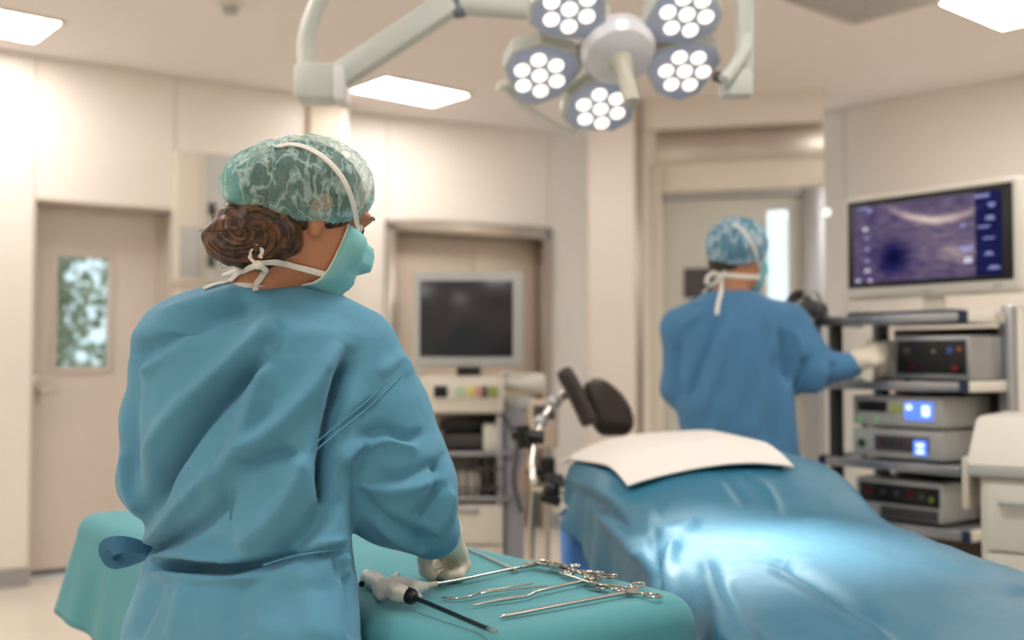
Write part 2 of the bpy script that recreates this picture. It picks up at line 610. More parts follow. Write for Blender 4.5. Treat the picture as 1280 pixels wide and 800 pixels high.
# ---- left wall with door 1 in a recess
dA0 = WA.uz(42, 300)[0]; dA1 = WA.uz(218, 300)[0]; dAz = WA.uz(42, 247)[1]
wall_a = wall_with_panels('wall_left', WA, [dA0, dA1, (dA0 - 1.1), dA1 + 1.15], 'warm white panelled wall around the window door', opening=(dA0, dA1, dAz))
RT = 0.20
door1 = MB(WA.M)
door1.box(dA0 - 0.001, dA0 + 0.012, 0.0, RT + 0.08, 0, dAz)
door1.box(dA1 - 0.012, dA1 + 0.001, 0.0, RT + 0.08, 0, dAz)
door1.box(dA0, dA1, 0.0, RT + 0.08, dAz - 0.012, dAz + 0.002)
door1 = door1.build('door_1', M_DOORF, smooth=False)
struct(door1, 'greige hinged door with a tall narrow window, in the left wall')
lu0 = dA0 + 0.012; lu1 = WA.uz(197, 300, RT)[0]
MB(WA.M).box(lu1, dA1 - 0.012, RT - 0.03, RT + 0.08, 0, dAz - 0.012, 0.003).build('door_post', M_DOORF, door1)
w0, wz1 = WA.uz(71, 319, RT); w1, wz0 = WA.uz(135, 460, RT)
leaf = MB(WA.M)
leaf.box(lu0, w0, RT, RT + 0.05, 0.012, dAz - 0.014)
leaf.box(w1, lu1 - 0.004, RT, RT + 0.05, 0.012, dAz - 0.014)
leaf.box(w0, w1, RT, RT + 0.05, 0.012, wz0)
leaf.box(w0, w1, RT, RT + 0.05, wz1, dAz - 0.014)
leaf = leaf.build('door_leaf', M_DOOR, door1, smooth=False)
wf = MB(WA.M); e = 0.028
wf.box(w0 - e, w0 + .004, RT - 0.012, RT + 0.055, wz0 - e, wz1 + e, .003)
wf.box(w1 - .004, w1 + e, RT - 0.012, RT + 0.055, wz0 - e, wz1 + e, .003)
wf.box(w0, w1, RT - 0.012, RT + 0.055, wz0 - e, wz0 + .004, .003)
wf.box(w0, w1, RT - 0.012, RT + 0.055, wz1 - .004, wz1 + e, .003)
wf.build('window_frame', M_DOORF, leaf)
M_PANE = bpy.data.materials.new('frosted door pane'); M_PANE.use_nodes = True
_nt = M_PANE.node_tree; _nt.nodes.clear()
_o = _nt.nodes.new('ShaderNodeOutputMaterial'); _mx = _nt.nodes.new('ShaderNodeMixShader')
_tr = _nt.nodes.new('ShaderNodeBsdfTransparent'); _gl = _nt.nodes.new('ShaderNodeBsdfGlossy')
_gl.inputs['Roughness'].default_value = 0.1; _mx.inputs[0].default_value = 0.08
_tr.inputs[0].default_value = (0.9, 0.96, 0.95, 1)
_nt.links.new(_tr.outputs[0], _mx.inputs[1]); _nt.links.new(_gl.outputs[0], _mx.inputs[2]); _nt.links.new(_mx.outputs[0], _o.inputs[0])
MB(WA.M).box(w0, w1, RT + 0.02, RT + 0.026, wz0, wz1).build('window_pane', M_PANE, leaf, smooth=False)
hu, hz = WA.uz(40, 488, RT)
h = MB(WA.M)
h.box(lu0 + 0.03, lu0 + 0.07, RT - 0.008, RT, hz - 0.09, hz + 0.09, .003)
h.tube([(lu0 + 0.05, RT - 0.004, hz), (lu0 + 0.05, RT - 0.05, hz), (lu0 + 0.06, RT - 0.056, hz), (lu0 + 0.16, RT - 0.056, hz)], 0.009)
h.build('door_handle', M_STEEL, leaf)
sk = MB(WA.M).box(lu0, lu1, RT - 0.004, RT, 0.012, 0.04).build('door_seal', M_DKGREY, leaf, smooth=False)
sh = MB(WA.M).box(dA0 - 1.9, dA0, -0.012, 0.002, 0, 0.095, .003).build('baseboard_left', M_ALU, smooth=False)
struct(sh, 'grey baseboard strip left of the window door')
MB(WA.M).box(dA1, WA.L, -0.012, 0.002, 0, 0.095, .003).build('skirting', M_ALU, sh, smooth=False)

# outside the door: a shrub in daylight
sp = WA.pt((w0 + w1) / 2, 0.0, 2.2)
shrub = thing('garden_shrub', (sp[0], sp[1], 0), 'leafy green shrub seen blurred through the door window', 'shrub')
rng = np.random.RandomState(3)
V = []; Q = []
for i in range(4500):
    a = rng.uniform(0, 2 * math.pi); rr = abs(rng.normal(0, 0.42)); zz = rng.uniform(0.35, 2.35)
    c = np.array([sp[0] + math.cos(a) * rr * 1.2, sp[1] + math.sin(a) * rr * 0.8, zz])
    d = rng.normal(size=3); d /= np.linalg.norm(d); s = np.cross(d, rng.normal(size=3)); s /= np.linalg.norm(s)
    l = rng.uniform(.04, .075); w = l * .55
    k = len(V); V += [c - d * l, c + s * w, c + d * l, c - s * w]; Q.append((k, k + 1, k + 2, k + 3))
fo = from_data('foliage', V, Q, mat('leaf green', (190, 208, 188), 0.6, var=0.35, vscale=6), shrub, smooth=False)
fo['kind'] = 'stuff'
MB().tube([(sp[0], sp[1], 0), (sp[0] + .03, sp[1], 0.8), (sp[0] - .05, sp[1] + .05, 1.7)], [.04, .03, .012], 8).build('stem', mat('bark', (90, 70, 55), .9), shrub)

# ---- wall cupboard on the left wall, partly behind the nurse's head
cu0, cz1 = WA.uz(223, 186, -0.14); cu1 = WA.uz(300, 186, -0.14)[0] + 0.25; cz0 = WA.uz(223, 352, -0.14)[1]
cm = WA.uz(259, 200, -0.14)[0]
cb = thing('wall_cabinet', WA.pt((cu0 + cu1) / 2, cz0, -0.07), 'pale wall cabinet with a grey door behind the nurse\'s hair bun', 'cabinet')
MB(WA.M).box(cu0, cu1, -0.12, 0.0, cz0, cz1, .012).build('cabinet_body', M_CREAM, cb)
dr = MB(WA.M).box(cm, cu1 - .005, -0.14, -0.121, cz0 + .005, cz1 - .005, .004).build('cabinet_door', mat('grey glass door', (196, 198, 194), .25), cb)
for zz in (cz0 + (cz1 - cz0) * .12, cz0 + (cz1 - cz0) * .52):
    MB(WA.M).box(cm + .005, cm + .05, -0.155, -0.139, zz, zz + .07, .004).build('hinge', M_DKGREY, dr)
MB(WA.M).box(cu0 + .02, cm - .02, -0.131, -0.119, cz0 + .03, cz0 + (cz1 - cz0) * .42, .004).build('label_holder', M_GREYP, cb)

# ---- pilaster between left and middle wall, its shade put into a darker colour
pu0 = WA.uz(384, 200)[0]
pil = MB(WA.M).box(pu0, WA.L, -0.04, 0.24, 0, CEIL, .004, 1).build('trim_1', mat('pilaster painted shade', (206, 190, 172), .5), smooth=False)
struct(pil, 'pilaster with painted-in shade between the left and middle wall panels')

# ---- middle wall with a framed double door
dB0, dBz = WB.uz(484, 276); dB1 = WB.uz(686, 292)[0]
wall_b = wall_with_panels('wall_middle', WB, [dB0, dB1, dB1 + 0.9], 'warm white panelled wall behind the anaesthesia machine', opening=(dB0, dB1, dBz))
RB = 0.16
fr = MB(WB.M); e = 0.06
fr.box(dB0 - .02, dB0 + e, -0.025, RB + .06, 0, dBz, .004); fr.box(dB1 - e, dB1 + .02, -0.025, RB + .06, 0, dBz, .004)
fr.box(dB0 - .02, dB1 + .02, -0.025, RB + .06, dBz - .07, dBz + .02, .004)
door2 = fr.build('door_2', M_STEEL); struct(door2, 'steel-framed sand-coloured double door behind the anaesthesia machine')
mid = WB.uz(588, 330, RB)[0]
for (x0, x1, hs) in ((dB0 + e, mid - .003, mid - .05), (mid + .003, dB1 - e, mid + .05)):
    lf = MB(WB.M).box(x0, x1, RB - .05, RB, .01, dBz - .07, .004).build('door_leaf', M_DOORB, door2)
    MB(WB.M).tube([(hs, RB - .05, 1.0), (hs, RB - .09, 1.0), (hs, RB - .09, 1.3), (hs, RB - .05, 1.3)], .011, 10).build('door_handle', M_STEEL, lf)
    MB(WB.M).box(x0 + .05, x1 - .05, RB - .053, RB - .049, .05, .55, .002).build('kick_plate', M_STEEL, lf)
MB(WB.M).box(dB0, dB1, RB, 0.24, 0, dBz).build('door_backing', M_JOINT, door2, smooth=False)
skb = MB(WB.M).box(0, dB0 - .02, -.012, .002, 0, .095, .003).build('baseboard_middle', M_ALU, smooth=False)
struct(skb, 'grey baseboard strip below the middle wall')
MB(WB.M).box(dB1 + .02, WB.L, -.012, .002, 0, .095, .003).build('skirting', M_ALU, skb, smooth=False)

# ---- white pillar and the corner wall with the sliding door
p = MB(PIL.M); p.box(0, PIL.L, 0, .5, 0, CEIL, .006, 1)
pillar = p.build('wall_pillar', M_WALL, smooth=False); struct(pillar, 'bright warm white pillar left of the sliding door')
MB(PIL.M).box(0.0, PIL.L, -.012, .001, 0, .095, .003).build('skirting', M_ALU, pillar, smooth=False)
gs = MB(WD.M).box(-0.02, 0.03, -0.03, 0.06, 0, CEIL, .004).build('trim_2', M_STEEL); struct(gs, 'steel corner strip beside the sliding door')

bz0 = WD.uz(900, 157)[1]                                  # underside of the bulkhead
fz1 = WD.uz(900, 204, .12)[1]; fz0 = WD.uz(900, 240, .12)[1]
wd = MB(WD.M)
wd.box(0.03, WD.L, 0.0, 0.35, bz0, CEIL)
wall_d = wd.build('wall_corner', M_WALL, smooth=False); struct(wall_d, 'beige bulkhead wall over the sliding door')
MB(WD.M).box(0.03, WD.L, 0.10, 0.14, fz1, bz0 + .01, .003).build('steel_panel', M_STEEL, wall_d)
j0 = WD.uz(829, 300, .12)[0]; j1 = WD.uz(1006, 300, .12)[0]
jb = MB(WD.M)
jb.box(0.03, j0, 0.06, 0.24, 0, fz1, .01); jb.box(j0, WD.L, 0.06, 0.24, fz0, fz1, .01)
door3 = jb.build('door_3', mat('sliding door frame white', (226, 218, 204), .35)); struct(door3, 'pale grey-green sliding door with a narrow bright window, beside the rack')
MB(WD.M).box(j1, WD.L, 0.04, 0.24, 0, fz0, .006).build('door_post', M_ALU, door3)
q0, qz1 = WD.uz(958, 262, .14); q1, qz0 = WD.uz(986, 378, .14)
lf = MB(WD.M)
lf.box(j0, q0, .14, .19, .01, fz0 - .01); lf.box(q1, j1, .14, .19, .01, fz0 - .01)
lf.box(q0, q1, .14, .19, .01, qz0); lf.box(q0, q1, .14, .19, qz1, fz0 - .01)
lf = lf.build('door_leaf', M_DOORG, door3, smooth=False)
fr = MB(WD.M); e = .022
fr.box(q0 - e, q0 + .004, .13, .2, qz0 - e, qz1 + e, .004); fr.box(q1 - .004, q1 + e, .13, .2, qz0 - e, qz1 + e, .004)
fr.box(q0, q1, .13, .2, qz0 - e, qz0 + .004, .004); fr.box(q0, q1, .13, .2, qz1 - .004, qz1 + e, .004)
fr.build('window_frame', mat('door window gasket', (205, 204, 196), .4), lf)
MB(WD.M).box(q0, q1, .16, .166, qz0, qz1).build('window_pane', M_PANE, lf, smooth=False)
r0, rz1 = WD.uz(855, 336, .14); r1, rz0 = WD.uz(893, 372, .14)
pl = MB(WD.M).box(r0, r1, .128, .141, rz0, rz1, .003).build('door_plate', M_DKGREY, lf)
MB(WD.M).box(j0, j1, .10, .139, fz0 - .035, fz0, .004).build('door_rail', M_ALU, door3)
MB(WD.M).tube([(j1 - .07, .14, 1.0), (j1 - .07, .10, 1.0), (j1 - .07, .10, 1.35), (j1 - .07, .14, 1.35)], .011, 10).build('door_handle', M_STEEL, lf)

# ---- right wall
seam = WC.uz(1056, 200)[0]
wall_c = wall_with_panels('wall_right', WC, [seam, seam + 1.2, seam + 2.4, seam + 3.6], 'warm beige panelled wall behind the equipment rack')
skc = MB(WC.M).box(0, WC.L, -.012, .002, 0, .095, .003).build('baseboard_right', M_ALU, smooth=False); struct(skc, 'grey baseboard strip below the right wall')
lu, lz = WC.uz(1036, 266)
wl = thing('wall_glow_disc', WC.pt(lu, lz, 0), 'small round white glowing disc on the wall left of the ultrasound screen', 'lamp')  # glowing disc added to give a bright spot on the wall
MB(WC.M).lathe((lu, 0, lz), (0, -1, 0), [(0, .035), (.02, .035), (.025, .028)], 20).build('disc_base', M_WHITEP, wl)
MB(WC.M).lathe((lu, -.025, lz), (0, -1, 0), [(0, .026), (.012, .022), (.02, .008)], 20).build('disc_lens', emat('wall disc glow', (1, .93, .85), 2.0), wl)

# ---- walls behind the camera close the room
for nm, W, lb in (('wall_side', WL, 'warm white wall left of the camera'), ('wall_back', WK, 'warm white wall behind the camera'), ('wall_far_right', WR, 'warm white wall right of the camera')):
    n = max(2, int(W.L / 1.3))
    wall_with_panels(nm, W, [W.L * i / n for i in range(1, n)], lb)

# ------------------------------------------------------------------ ceiling fittings
cu = np.array([0.765, 0.644]); cv = np.array([0.644, -0.765])     # grid of the ceiling fittings
def lum(corner, su, sv, lu=0.64, lv=0.40, label='', nm='ceiling_light'):
    """corner + signs of the two grid directions"""
    c = np.array(corner[:2]) + cu * su * lu / 2 + cv * sv * lv / 2
    M = frame((c[0], c[1], CEIL), (cu[0], cu[1], 0))
    t = thing(nm, (c[0], c[1], CEIL), label, 'ceiling light', 'recessed ceiling luminaires')
    b = MB(M); w = .022
    b.box(-lu / 2 - w, lu / 2 + w, -lv / 2 - w, -lv / 2, -.012, 0, .003); b.box(-lu / 2 - w, lu / 2 + w, lv / 2, lv / 2 + w, -.012, 0, .003)
    b.box(-lu / 2 - w, -lu / 2, -lv / 2, lv / 2, -.012, 0, .003); b.box(lu / 2, lu / 2 + w, -lv / 2, lv / 2, -.012, 0, .003)
    b.build('frame', M_WHITEP, t)
    MB(M).box(-lu / 2, lu / 2, -lv / 2, lv / 2, -.006, 0).build('diffuser', M_PANEL, t, smooth=False)
    return t
lum(onz(541, 131, CEIL), -1, 1, label='rectangular ceiling light above the anaesthesia machine, left of the surgical lamp')
lum(onz(43, 51, CEIL), -1, 1, lv=.44, label='rectangular ceiling light at the far left above the window door')
lum(onz(1253, 35, CEIL), -1, 1, lv=.55, label='rectangular ceiling light at the top right above the ultrasound screen')
k = 0
for (x, y, lb) in ((-1.9, 3.0, 'above the wall cabinet side'), (0.1, 1.9, 'straight above the instrument table'), (2.0, 3.1, 'above the supply trolley'),
                   (-2.6, 0.8, 'far left of the camera'), (3.4, 0.8, 'far right of the camera'), (-1.2, -1.0, 'added behind the camera as front fill')):  # last panel is an unseen addition that brightens the nurse's back
    lum((x, y), 1, 1, lu=.66, lv=.5, label='rectangular ceiling light outside the picture, ' + lb)
vc = onz(1066, 27, CEIL)[:2]
c = vc - cu * .30 + cv * .30
M = frame((c[0], c[1], CEIL), (cu[0], cu[1], 0))
vt = thing('ceiling_vent', (c[0], c[1], CEIL), 'grey square air vent panel in the ceiling right of the surgical lamp', 'vent')
b = MB(M); b.box(-.3, .3, -.3, .3, -.02, 0, .004); b.build('vent_plate', mat('vent plate grey', (188, 176, 166), .5), vt)
for i in range(9):
    y = -.24 + i * .06
    MB(M).box(-.26, .26, y - .018, y + .018, -.027, -.02, .002).build('slat', M_GREYP, vt)
sc = onz(288, 4, CEIL)
sn = thing('ceiling_sensor', sc, 'small grey round sensor on the ceiling above the nurse\'s cap', 'sensor')
MB().lathe(sc, (0, 0, -1), [(0, .06), (.015, .06), (.02, .045)], 24).build('sensor_base', M_WHITEP, sn)
MB().lathe(sc + np.array([0, 0, -.02]), (0, 0, -1), [(0, .04), (.03, .036), (.04, .015)], 24).build('sensor_dome', M_GREYP, sn)

# ================================================================== people
def head_frame(yaw, pitch):
    """yaw: degrees to the right of facing away; pitch: degrees down"""
    y = math.radians(yaw); p = math.radians(pitch)
    f = np.array([math.sin(y) * math.cos(p), math.cos(y) * math.cos(p), -math.sin(p)])
    w = np.array([0, 0, 1.0]); w = w - f * f[2]; w /= np.linalg.norm(w)
    s = np.cross(f, w)                       # her right-hand side
    return f, s, w

def head_field(H, f, s, w, k=1.0):
    def L(a, b, c): return H + (f * a + s * b + w * c) * k
    A = [f, s, w]
    parts = [ellipsoid(L(-.012, 0, .02), (.096 * k, .076 * k, .095 * k), A)]
    jaw = union([ellipsoid(L(.035, 0, -.045), (.06 * k, .056 * k, .075 * k), A), ellipsoid(L(.066, 0, -.098), (.024 * k, .026 * k, .02 * k), A),
                 ellipsoid(L(.03, .045, -.06), (.04 * k, .016 * k, .04 * k), A), ellipsoid(L(.03, -.045, -.06), (.04 * k, .016 * k, .04 * k), A)], .02)
    base = union([parts[0], jaw], .03)
    feat = [capsule(L(.088, 0, .004), L(.112, 0, -.034), .008 * k, .012 * k),
            ellipsoid(L(.100, .012, -.040), (.010 * k, .009 * k, .008 * k), A), ellipsoid(L(.100, -.012, -.040), (.010 * k, .009 * k, .008 * k), A),
            ellipsoid(L(.078, .028, .026), (.016 * k, .026 * k, .010 * k), A), ellipsoid(L(.078, -.028, .026), (.016 * k, .026 * k, .010 * k), A),
            ellipsoid(L(.066, .040, -.030), (.022 * k, .024 * k, .018 * k), A), ellipsoid(L(.066, -.040, -.030), (.022 * k, .024 * k, .018 * k), A),
            ellipsoid(L(.086, 0, -.066), (.012 * k, .024 * k, .006 * k), A), ellipsoid(L(.083, 0, -.077), (.012 * k, .021 * k, .007 * k), A)]
    sock = [ellipsoid(L(.092, q, .004), (.016 * k, .018 * k, .010 * k), A) for q in (.032, -.032)]
    ears = []
    for q in (1, -1):
        ears.append(union([ellipsoid(L(-.006, .078 * q, .0), (.020 * k, .008 * k, .032 * k), A), ellipsoid(L(.002, .076 * q, -.036), (.010 * k, .008 * k, .014 * k), A)], .008))
    def fn(X, Y, Z):
        d = base(X, Y, Z)
        for g in feat: d = smin(d, g(X, Y, Z), .012)
        for g in sock: d = smax(d, -g(X, Y, Z), .008)
        for g in ears: d = smin(d, g(X, Y, Z), .008)
        return d
    fn.L = L
    return fn

def mesh_field(name, f, lo, hi, h, m, parent, disp=None, it=1):
    V, Q = surfnet(f, lo, hi, h)
    V = relax(V, Q, it)
    if disp is not None:
        V = disp(V, Q)
    return from_data(name, V, Q, m, parent, True, None), V, Q

def hand_field(chains, palm):
    fs = [chain(p, r, .006) for p, r in palm]
    g = union(fs, .018)
    fing = [chain(p, r, .005) for p, r in chains]
    def f(X, Y, Z):
        d = g(X, Y, Z)
        for q in fing: d = smin(d, q(X, Y, Z), .0045)
        return d
    return f

def ribbon_on(field, line, d0, d1, w, off, n=5):
    """pixel polyline laid on a surface"""
    L = smooth_line([np.array(q + (0,), float) for q in line], n)
    pts, nr = [], []
    for q in L:
        p, g = march(field, q[0], q[1], d0, d1)
        pts.append(p + g * off); nr.append(g)
    for _ in range(2):
        pts = [pts[0]] + [(pts[i - 1] + 2 * pts[i] + pts[i + 1]) / 4 for i in range(1, len(pts) - 1)] + [pts[-1]]
        nr = [nr[0]] + [(nr[i - 1] + 2 * nr[i] + nr[i + 1]) for i in range(1, len(nr) - 1)] + [nr[-1]]
    return pts, nr

def cut_open(name, V, Q, o, n, m, parent, rim_r, rim_m, dense):
    """keep the side of the plane n points to; the free edge gets a gathered rim"""
    bm = bmesh.new()
    ly = bm.verts.layers.float.new('dense')
    vs = [bm.verts.new(v) for v in V]
    for v_, d_ in zip(vs, dense): v_[ly] = float(d_)
    for q in Q: bm.faces.new([vs[i] for i in q])
    bmesh.ops.bisect_plane(bm, geom=bm.verts[:] + bm.edges[:] + bm.faces[:], plane_co=Vector(o), plane_no=Vector(n), clear_inner=True, clear_outer=False)
    be = [e for e in bm.edges if e.is_boundary]
    nxt = {}
    for e in be:
        a, b = e.verts
        nxt.setdefault(a, []).append(b); nxt.setdefault(b, []).append(a)
    loop = []
    if be:
        st = be[0].verts[0]; prev = None; cur = st
        while True:
            loop.append(np.array(cur.co))
            c = [x for x in nxt[cur] if x is not prev]
            if not c: break
            prev, cur = cur, c[0]
            if cur is st: break
    me = bpy.data.meshes.new(name); bm.to_mesh(me); bm.free()
    ob = link_mesh(name, me, m, parent, True, None)
    if len(loop) > 8:
        Lp = loop[::2]
        for _ in range(3):
            Lp = [(Lp[i - 1] + Lp[i] * 2 + Lp[(i + 1) % len(Lp)]) / 4 for i in range(len(Lp))]
        rr = [rim_r * (1 + .35 * math.sin(i * 1.9) * math.sin(i * .7)) for i in range(len(Lp))]
        MB().tube(Lp, rr, 8, closed=True).build('elastic_edge', rim_m, ob)
    return ob

# translucent bouffant cap cloth
def cap_mat(name, rgb, hole, scale):
    m = bpy.data.materials.new(name); m.use_nodes = True
    nt = m.node_tree; N = nt.nodes; Lk = nt.links
    b = N['Principled BSDF']; b.inputs['Roughness'].default_value = .75; b.inputs['Specular IOR Level'].default_value = .2
    tc = N.new('ShaderNodeTexCoord')
    n1 = N.new('ShaderNodeTexNoise'); n1.inputs['Scale'].default_value = scale; n1.inputs['Detail'].default_value = 2.5; n1.inputs['Distortion'].default_value = .5
    mp_ = N.new('ShaderNodeMapping'); mp_.inputs['Rotation'].default_value = (0, .5, 0); mp_.inputs['Scale'].default_value = (1.0, .8, .45)
    Lk.new(tc.outputs['Object'], mp_.inputs['Vector']); Lk.new(mp_.outputs[0], n1.inputs['Vector'])
    at = N.new('ShaderNodeAttribute'); at.attribute_name = 'dense'
    s = N.new('ShaderNodeMath'); s.operation = 'SUBTRACT'; s.inputs[1].default_value = .5; Lk.new(n1.outputs['Fac'], s.inputs[0])
    ab = N.new('ShaderNodeMath'); ab.operation = 'ABSOLUTE'; Lk.new(s.outputs[0], ab.inputs[0])
    vein = N.new('ShaderNodeMapRange'); vein.inputs[1].default_value = 0.0; vein.inputs[2].default_value = .075; vein.inputs[3].default_value = 1.0; vein.inputs[4].default_value = 0.0
    Lk.new(ab.outputs[0], vein.inputs[0])
    n2 = N.new('ShaderNodeTexNoise'); n2.inputs['Scale'].default_value = scale * 6; n2.inputs['Detail'].default_value = 4
    Lk.new(tc.outputs['Object'], n2.inputs['Vector'])
    n3 = N.new('ShaderNodeTexNoise'); n3.inputs['Scale'].default_value = 12; Lk.new(tc.outputs['Object'], n3.inputs['Vector'])
    mr = N.new('ShaderNodeMapRange'); mr.inputs[1].default_value = .3; mr.inputs[2].default_value = .75; mr.inputs[3].default_value = hole; mr.inputs[4].default_value = hole + .28
    Lk.new(n2.outputs['Fac'], mr.inputs[0])
    mv = N.new('ShaderNodeMath'); mv.operation = 'MULTIPLY_ADD'; mv.inputs[1].default_value = .42; Lk.new(vein.outputs[0], mv.inputs[0]); Lk.new(mr.outputs[0], mv.inputs[2])
    md_ = N.new('ShaderNodeMath'); md_.operation = 'MULTIPLY_ADD'; md_.inputs[1].default_value = .5; Lk.new(at.outputs['Fac'], md_.inputs[0]); Lk.new(mv.outputs[0], md_.inputs[2])
    cl = N.new('ShaderNodeClamp'); Lk.new(md_.outputs[0], cl.inputs[0]); cl.inputs[2].default_value = .97
    Lk.new(cl.outputs[0], b.inputs['Alpha'])
    c = lin(rgb); rp = N.new('ShaderNodeMix'); rp.data_type = 'RGBA'
    rp.inputs[6].default_value = c; rp.inputs[7].default_value = tuple(min(1, x * .55 + .42) for x in c[:3]) + (1,)
    Lk.new(vein.outputs[0], rp.inputs[0]); Lk.new(rp.outputs[2], b.inputs['Base Color'])
    bp = N.new('ShaderNodeBump'); bp.inputs['Strength'].default_value = .6; bp.inputs['Distance'].default_value = .004
    Lk.new(vein.outputs[0], bp.inputs['Height']); Lk.new(bp.outputs[0], b.inputs['Normal'])
    return m
M_CAP = cap_mat('bouffant cap mint', (138, 204, 200), .18, 48)
M_CAP2 = cap_mat('bouffant cap blue', (118, 176, 205), .50, 26)
M_CAPRIM = mat('cap elastic aqua', (128, 202, 206), .7, bump=[(150, .5, .003, ONE)])
M_CAPRIM2 = mat('cap elastic blue', (92, 170, 210), .7, bump=[(150, .5, .003, ONE)])

def hair_mat(name, dark, light):
    m = bpy.data.materials.new(name); m.use_nodes = True
    nt = m.node_tree; N = nt.nodes; Lk = nt.links; b = N['Principled BSDF']; b.inputs['Roughness'].default_value = .38
    tc = N.new('ShaderNodeTexCoord'); mp = N.new('ShaderNodeMapping'); mp.inputs['Scale'].default_value = (60, 60, 9); mp.inputs['Rotation'].default_value = (.3, .5, .2)
    Lk.new(tc.outputs['Object'], mp.inputs['Vector'])
    n = N.new('ShaderNodeTexNoise'); n.inputs['Scale'].default_value = 2.0; n.inputs['Detail'].default_value = 5; n.inputs['Distortion'].default_value = .6
    Lk.new(mp.outputs[0], n.inputs['Vector'])
    r = N.new('ShaderNodeValToRGB'); r.color_ramp.elements[0].position = .42; r.color_ramp.elements[1].position = .68
    r.color_ramp.elements[0].color = lin(dark); r.color_ramp.elements[1].color = lin(light)
    Lk.new(n.outputs['Fac'], r.inputs[0]); Lk.new(r.outputs[0], b.inputs['Base Color'])
    bp = N.new('ShaderNodeBump'); bp.inputs['Strength'].default_value = .8; bp.inputs['Distance'].default_value = .004
    Lk.new(n.outputs['Fac'], bp.inputs['Height']); Lk.new(bp.outputs[0], b.inputs['Normal'])
    return m
def strand_mat(name, dark, light):
    m = hair_mat(name, dark, light); nt = m.node_tree
    at = nt.nodes.new('ShaderNodeAttribute'); at.attribute_name = 'strand'
    mp = [n for n in nt.nodes if n.type == 'MAPPING'][0]
    nt.links.new(at.outputs['Vector'], mp.inputs['Vector']); mp.inputs['Scale'].default_value = (1, 1, 1); mp.inputs['Rotation'].default_value = (0, 0, 0)
    return m
M_HAIR = hair_mat('dark brown hair', (34, 20, 12), (120, 78, 42))
M_HAIR2 = hair_mat('dark hair', (30, 24, 22), (80, 62, 50))

def eyes_on(H, f, s, w, parent, k=1.0):
    for q in (1, -1):
        c = H + (f * .069 + s * .032 * q + w * .004) * k
        MB().ball(c, .0115 * k, 14).build('eye', M_WHITEP, parent)
        MB().ball(c + f * .0085 * k, .006 * k, 12).build('iris', M_BLACK, parent)
        e = [H + (f * (.090 - abs(t) * .010) + s * (.032 * q + t * .020) + w * (.030 - t * t * .006)) * k for t in (-1, -.5, 0, .5, 1)]
        MB().tube(e, [.0015, .0028, .003, .0028, .0012], 6).build('eyebrow', M_HAIR, parent)

def mask_on(H, f, s, w, hf, parent, m=M_MASK, k=1.0, span=62):
    """pleated mask: sheet from ear side to ear side over nose and chin"""
    rows, cols = 13, 25
    V = []
    for i in range(rows):
        v = i / (rows - 1)                        # 0 nose bridge .. 1 under the chin
        for j in range(cols):
            u = j / (cols - 1) * 2 - 1
            ang = u * math.radians(span)
            z = -.010 - v * .098
            dirv = f * math.cos(ang) + s * math.sin(ang)
            base = H + (w * (z + .012 * abs(u) * (0.5 - v)) + f * .012) * k
            t = np.linspace(.2, 0, 120) * k
            Pp = base[None] + dirv[None] * t[:, None]
            dd = hf(Pp[:, 0], Pp[:, 1], Pp[:, 2])
            hit = np.argmax(dd < .004) if (dd < .004).any() else 70
            r = t[hit]
            pleat = .0045 * (1 if i % 4 < 2 else 0) * (1 - u * u)
            V.append(base + dirv * (r + .002 + pleat))
    V = np.array(V).reshape(rows, cols, 3)
    # keep the sheet taut between chin and nose
    for it in range(1):
        V[1:-1, 1:-1] = .5 * V[1:-1, 1:-1] + .125 * (V[:-2, 1:-1] + V[2:, 1:-1] + V[1:-1, :-2] + V[1:-1, 2:])
    Vf = V.reshape(-1, 3)
    Q = [(i * cols + j, i * cols + j + 1, (i + 1) * cols + j + 1, (i + 1) * cols + j) for i in range(rows - 1) for j in range(cols - 1)]
    o = from_data('face_mask', Vf, Q, m, parent, True, None)
    md = o.modifiers.new('thickness', 'SOLIDIFY'); md.thickness = .0025; md.offset = 1
    bd = [V[0, j] for j in range(cols)] + [V[i, -1] for i in range(1, rows)] + [V[-1, j] for j in range(cols - 2, -1, -1)] + [V[i, 0] for i in range(rows - 2, 0, -1)]
    MB().tube(bd, .0015, 6, closed=True).build('mask_binding', M_STRAP, o)
    return o, V

def shoe(parent, ax, ay, yaw):
    d = np.array([math.sin(yaw), math.cos(yaw), 0]); sd = np.array([d[1], -d[0], 0]); c = np.array([ax, ay, 0])
    f = union([capsule(c + d * -.05 + np.array([0, 0, .045]), c + d * .13 + np.array([0, 0, .036]), .045, .04), capsule(c + d * -.04 + np.array([0, 0, .07]), c + d * .03 + np.array([0, 0, .07]), .042, .04)], .02)
    def g(X, Y, Z): return np.maximum(f(X, Y, Z), .002 - Z)
    o, _, _ = mesh_field('shoe', g, c + np.array([-.25, -.25, -.01]), c + np.array([.25, .25, .16]), .009, M_SHOE, parent)
    return o

# ------------------------------------------------------------------ the nurse in front
ND = 1.69
def NX(px, py, d=ND): return P(px, py, d)
root = thing('person', (NX(312, 690)[0], ND + .02, 0), 'person in teal gown and mint hair cap seen from behind at instrument table', 'person')
NH = NX(387, 268, 1.69)
f_, s_, w_ = head_frame(63, 22)
nhead = head_field(NH, f_, s_, w_, .97)
rows = [(357, 258, 402, .068), (364, 236, 420, .085), (376, 208, 440, .10), (392, 186, 458, .112), (415, 172, 470, .122), (450, 166, 474, .130), (500, 164, 470, .134), (575, 166, 444, .132),
        (640, 175, 440, .124), (675, 180, 444, .120), (690, 182, 447, .118), (706, 178, 450, .122), (745, 168, 453, .135), (800, 150, 456, .148), (1000, 128, 466, .158), (1180, 118, 474, .168)]
TURN = [(.2, .8), (.95, .75), (1.05, .55), (1.2, .25), (1.3, .08), (1.4, .0)]
tab = []
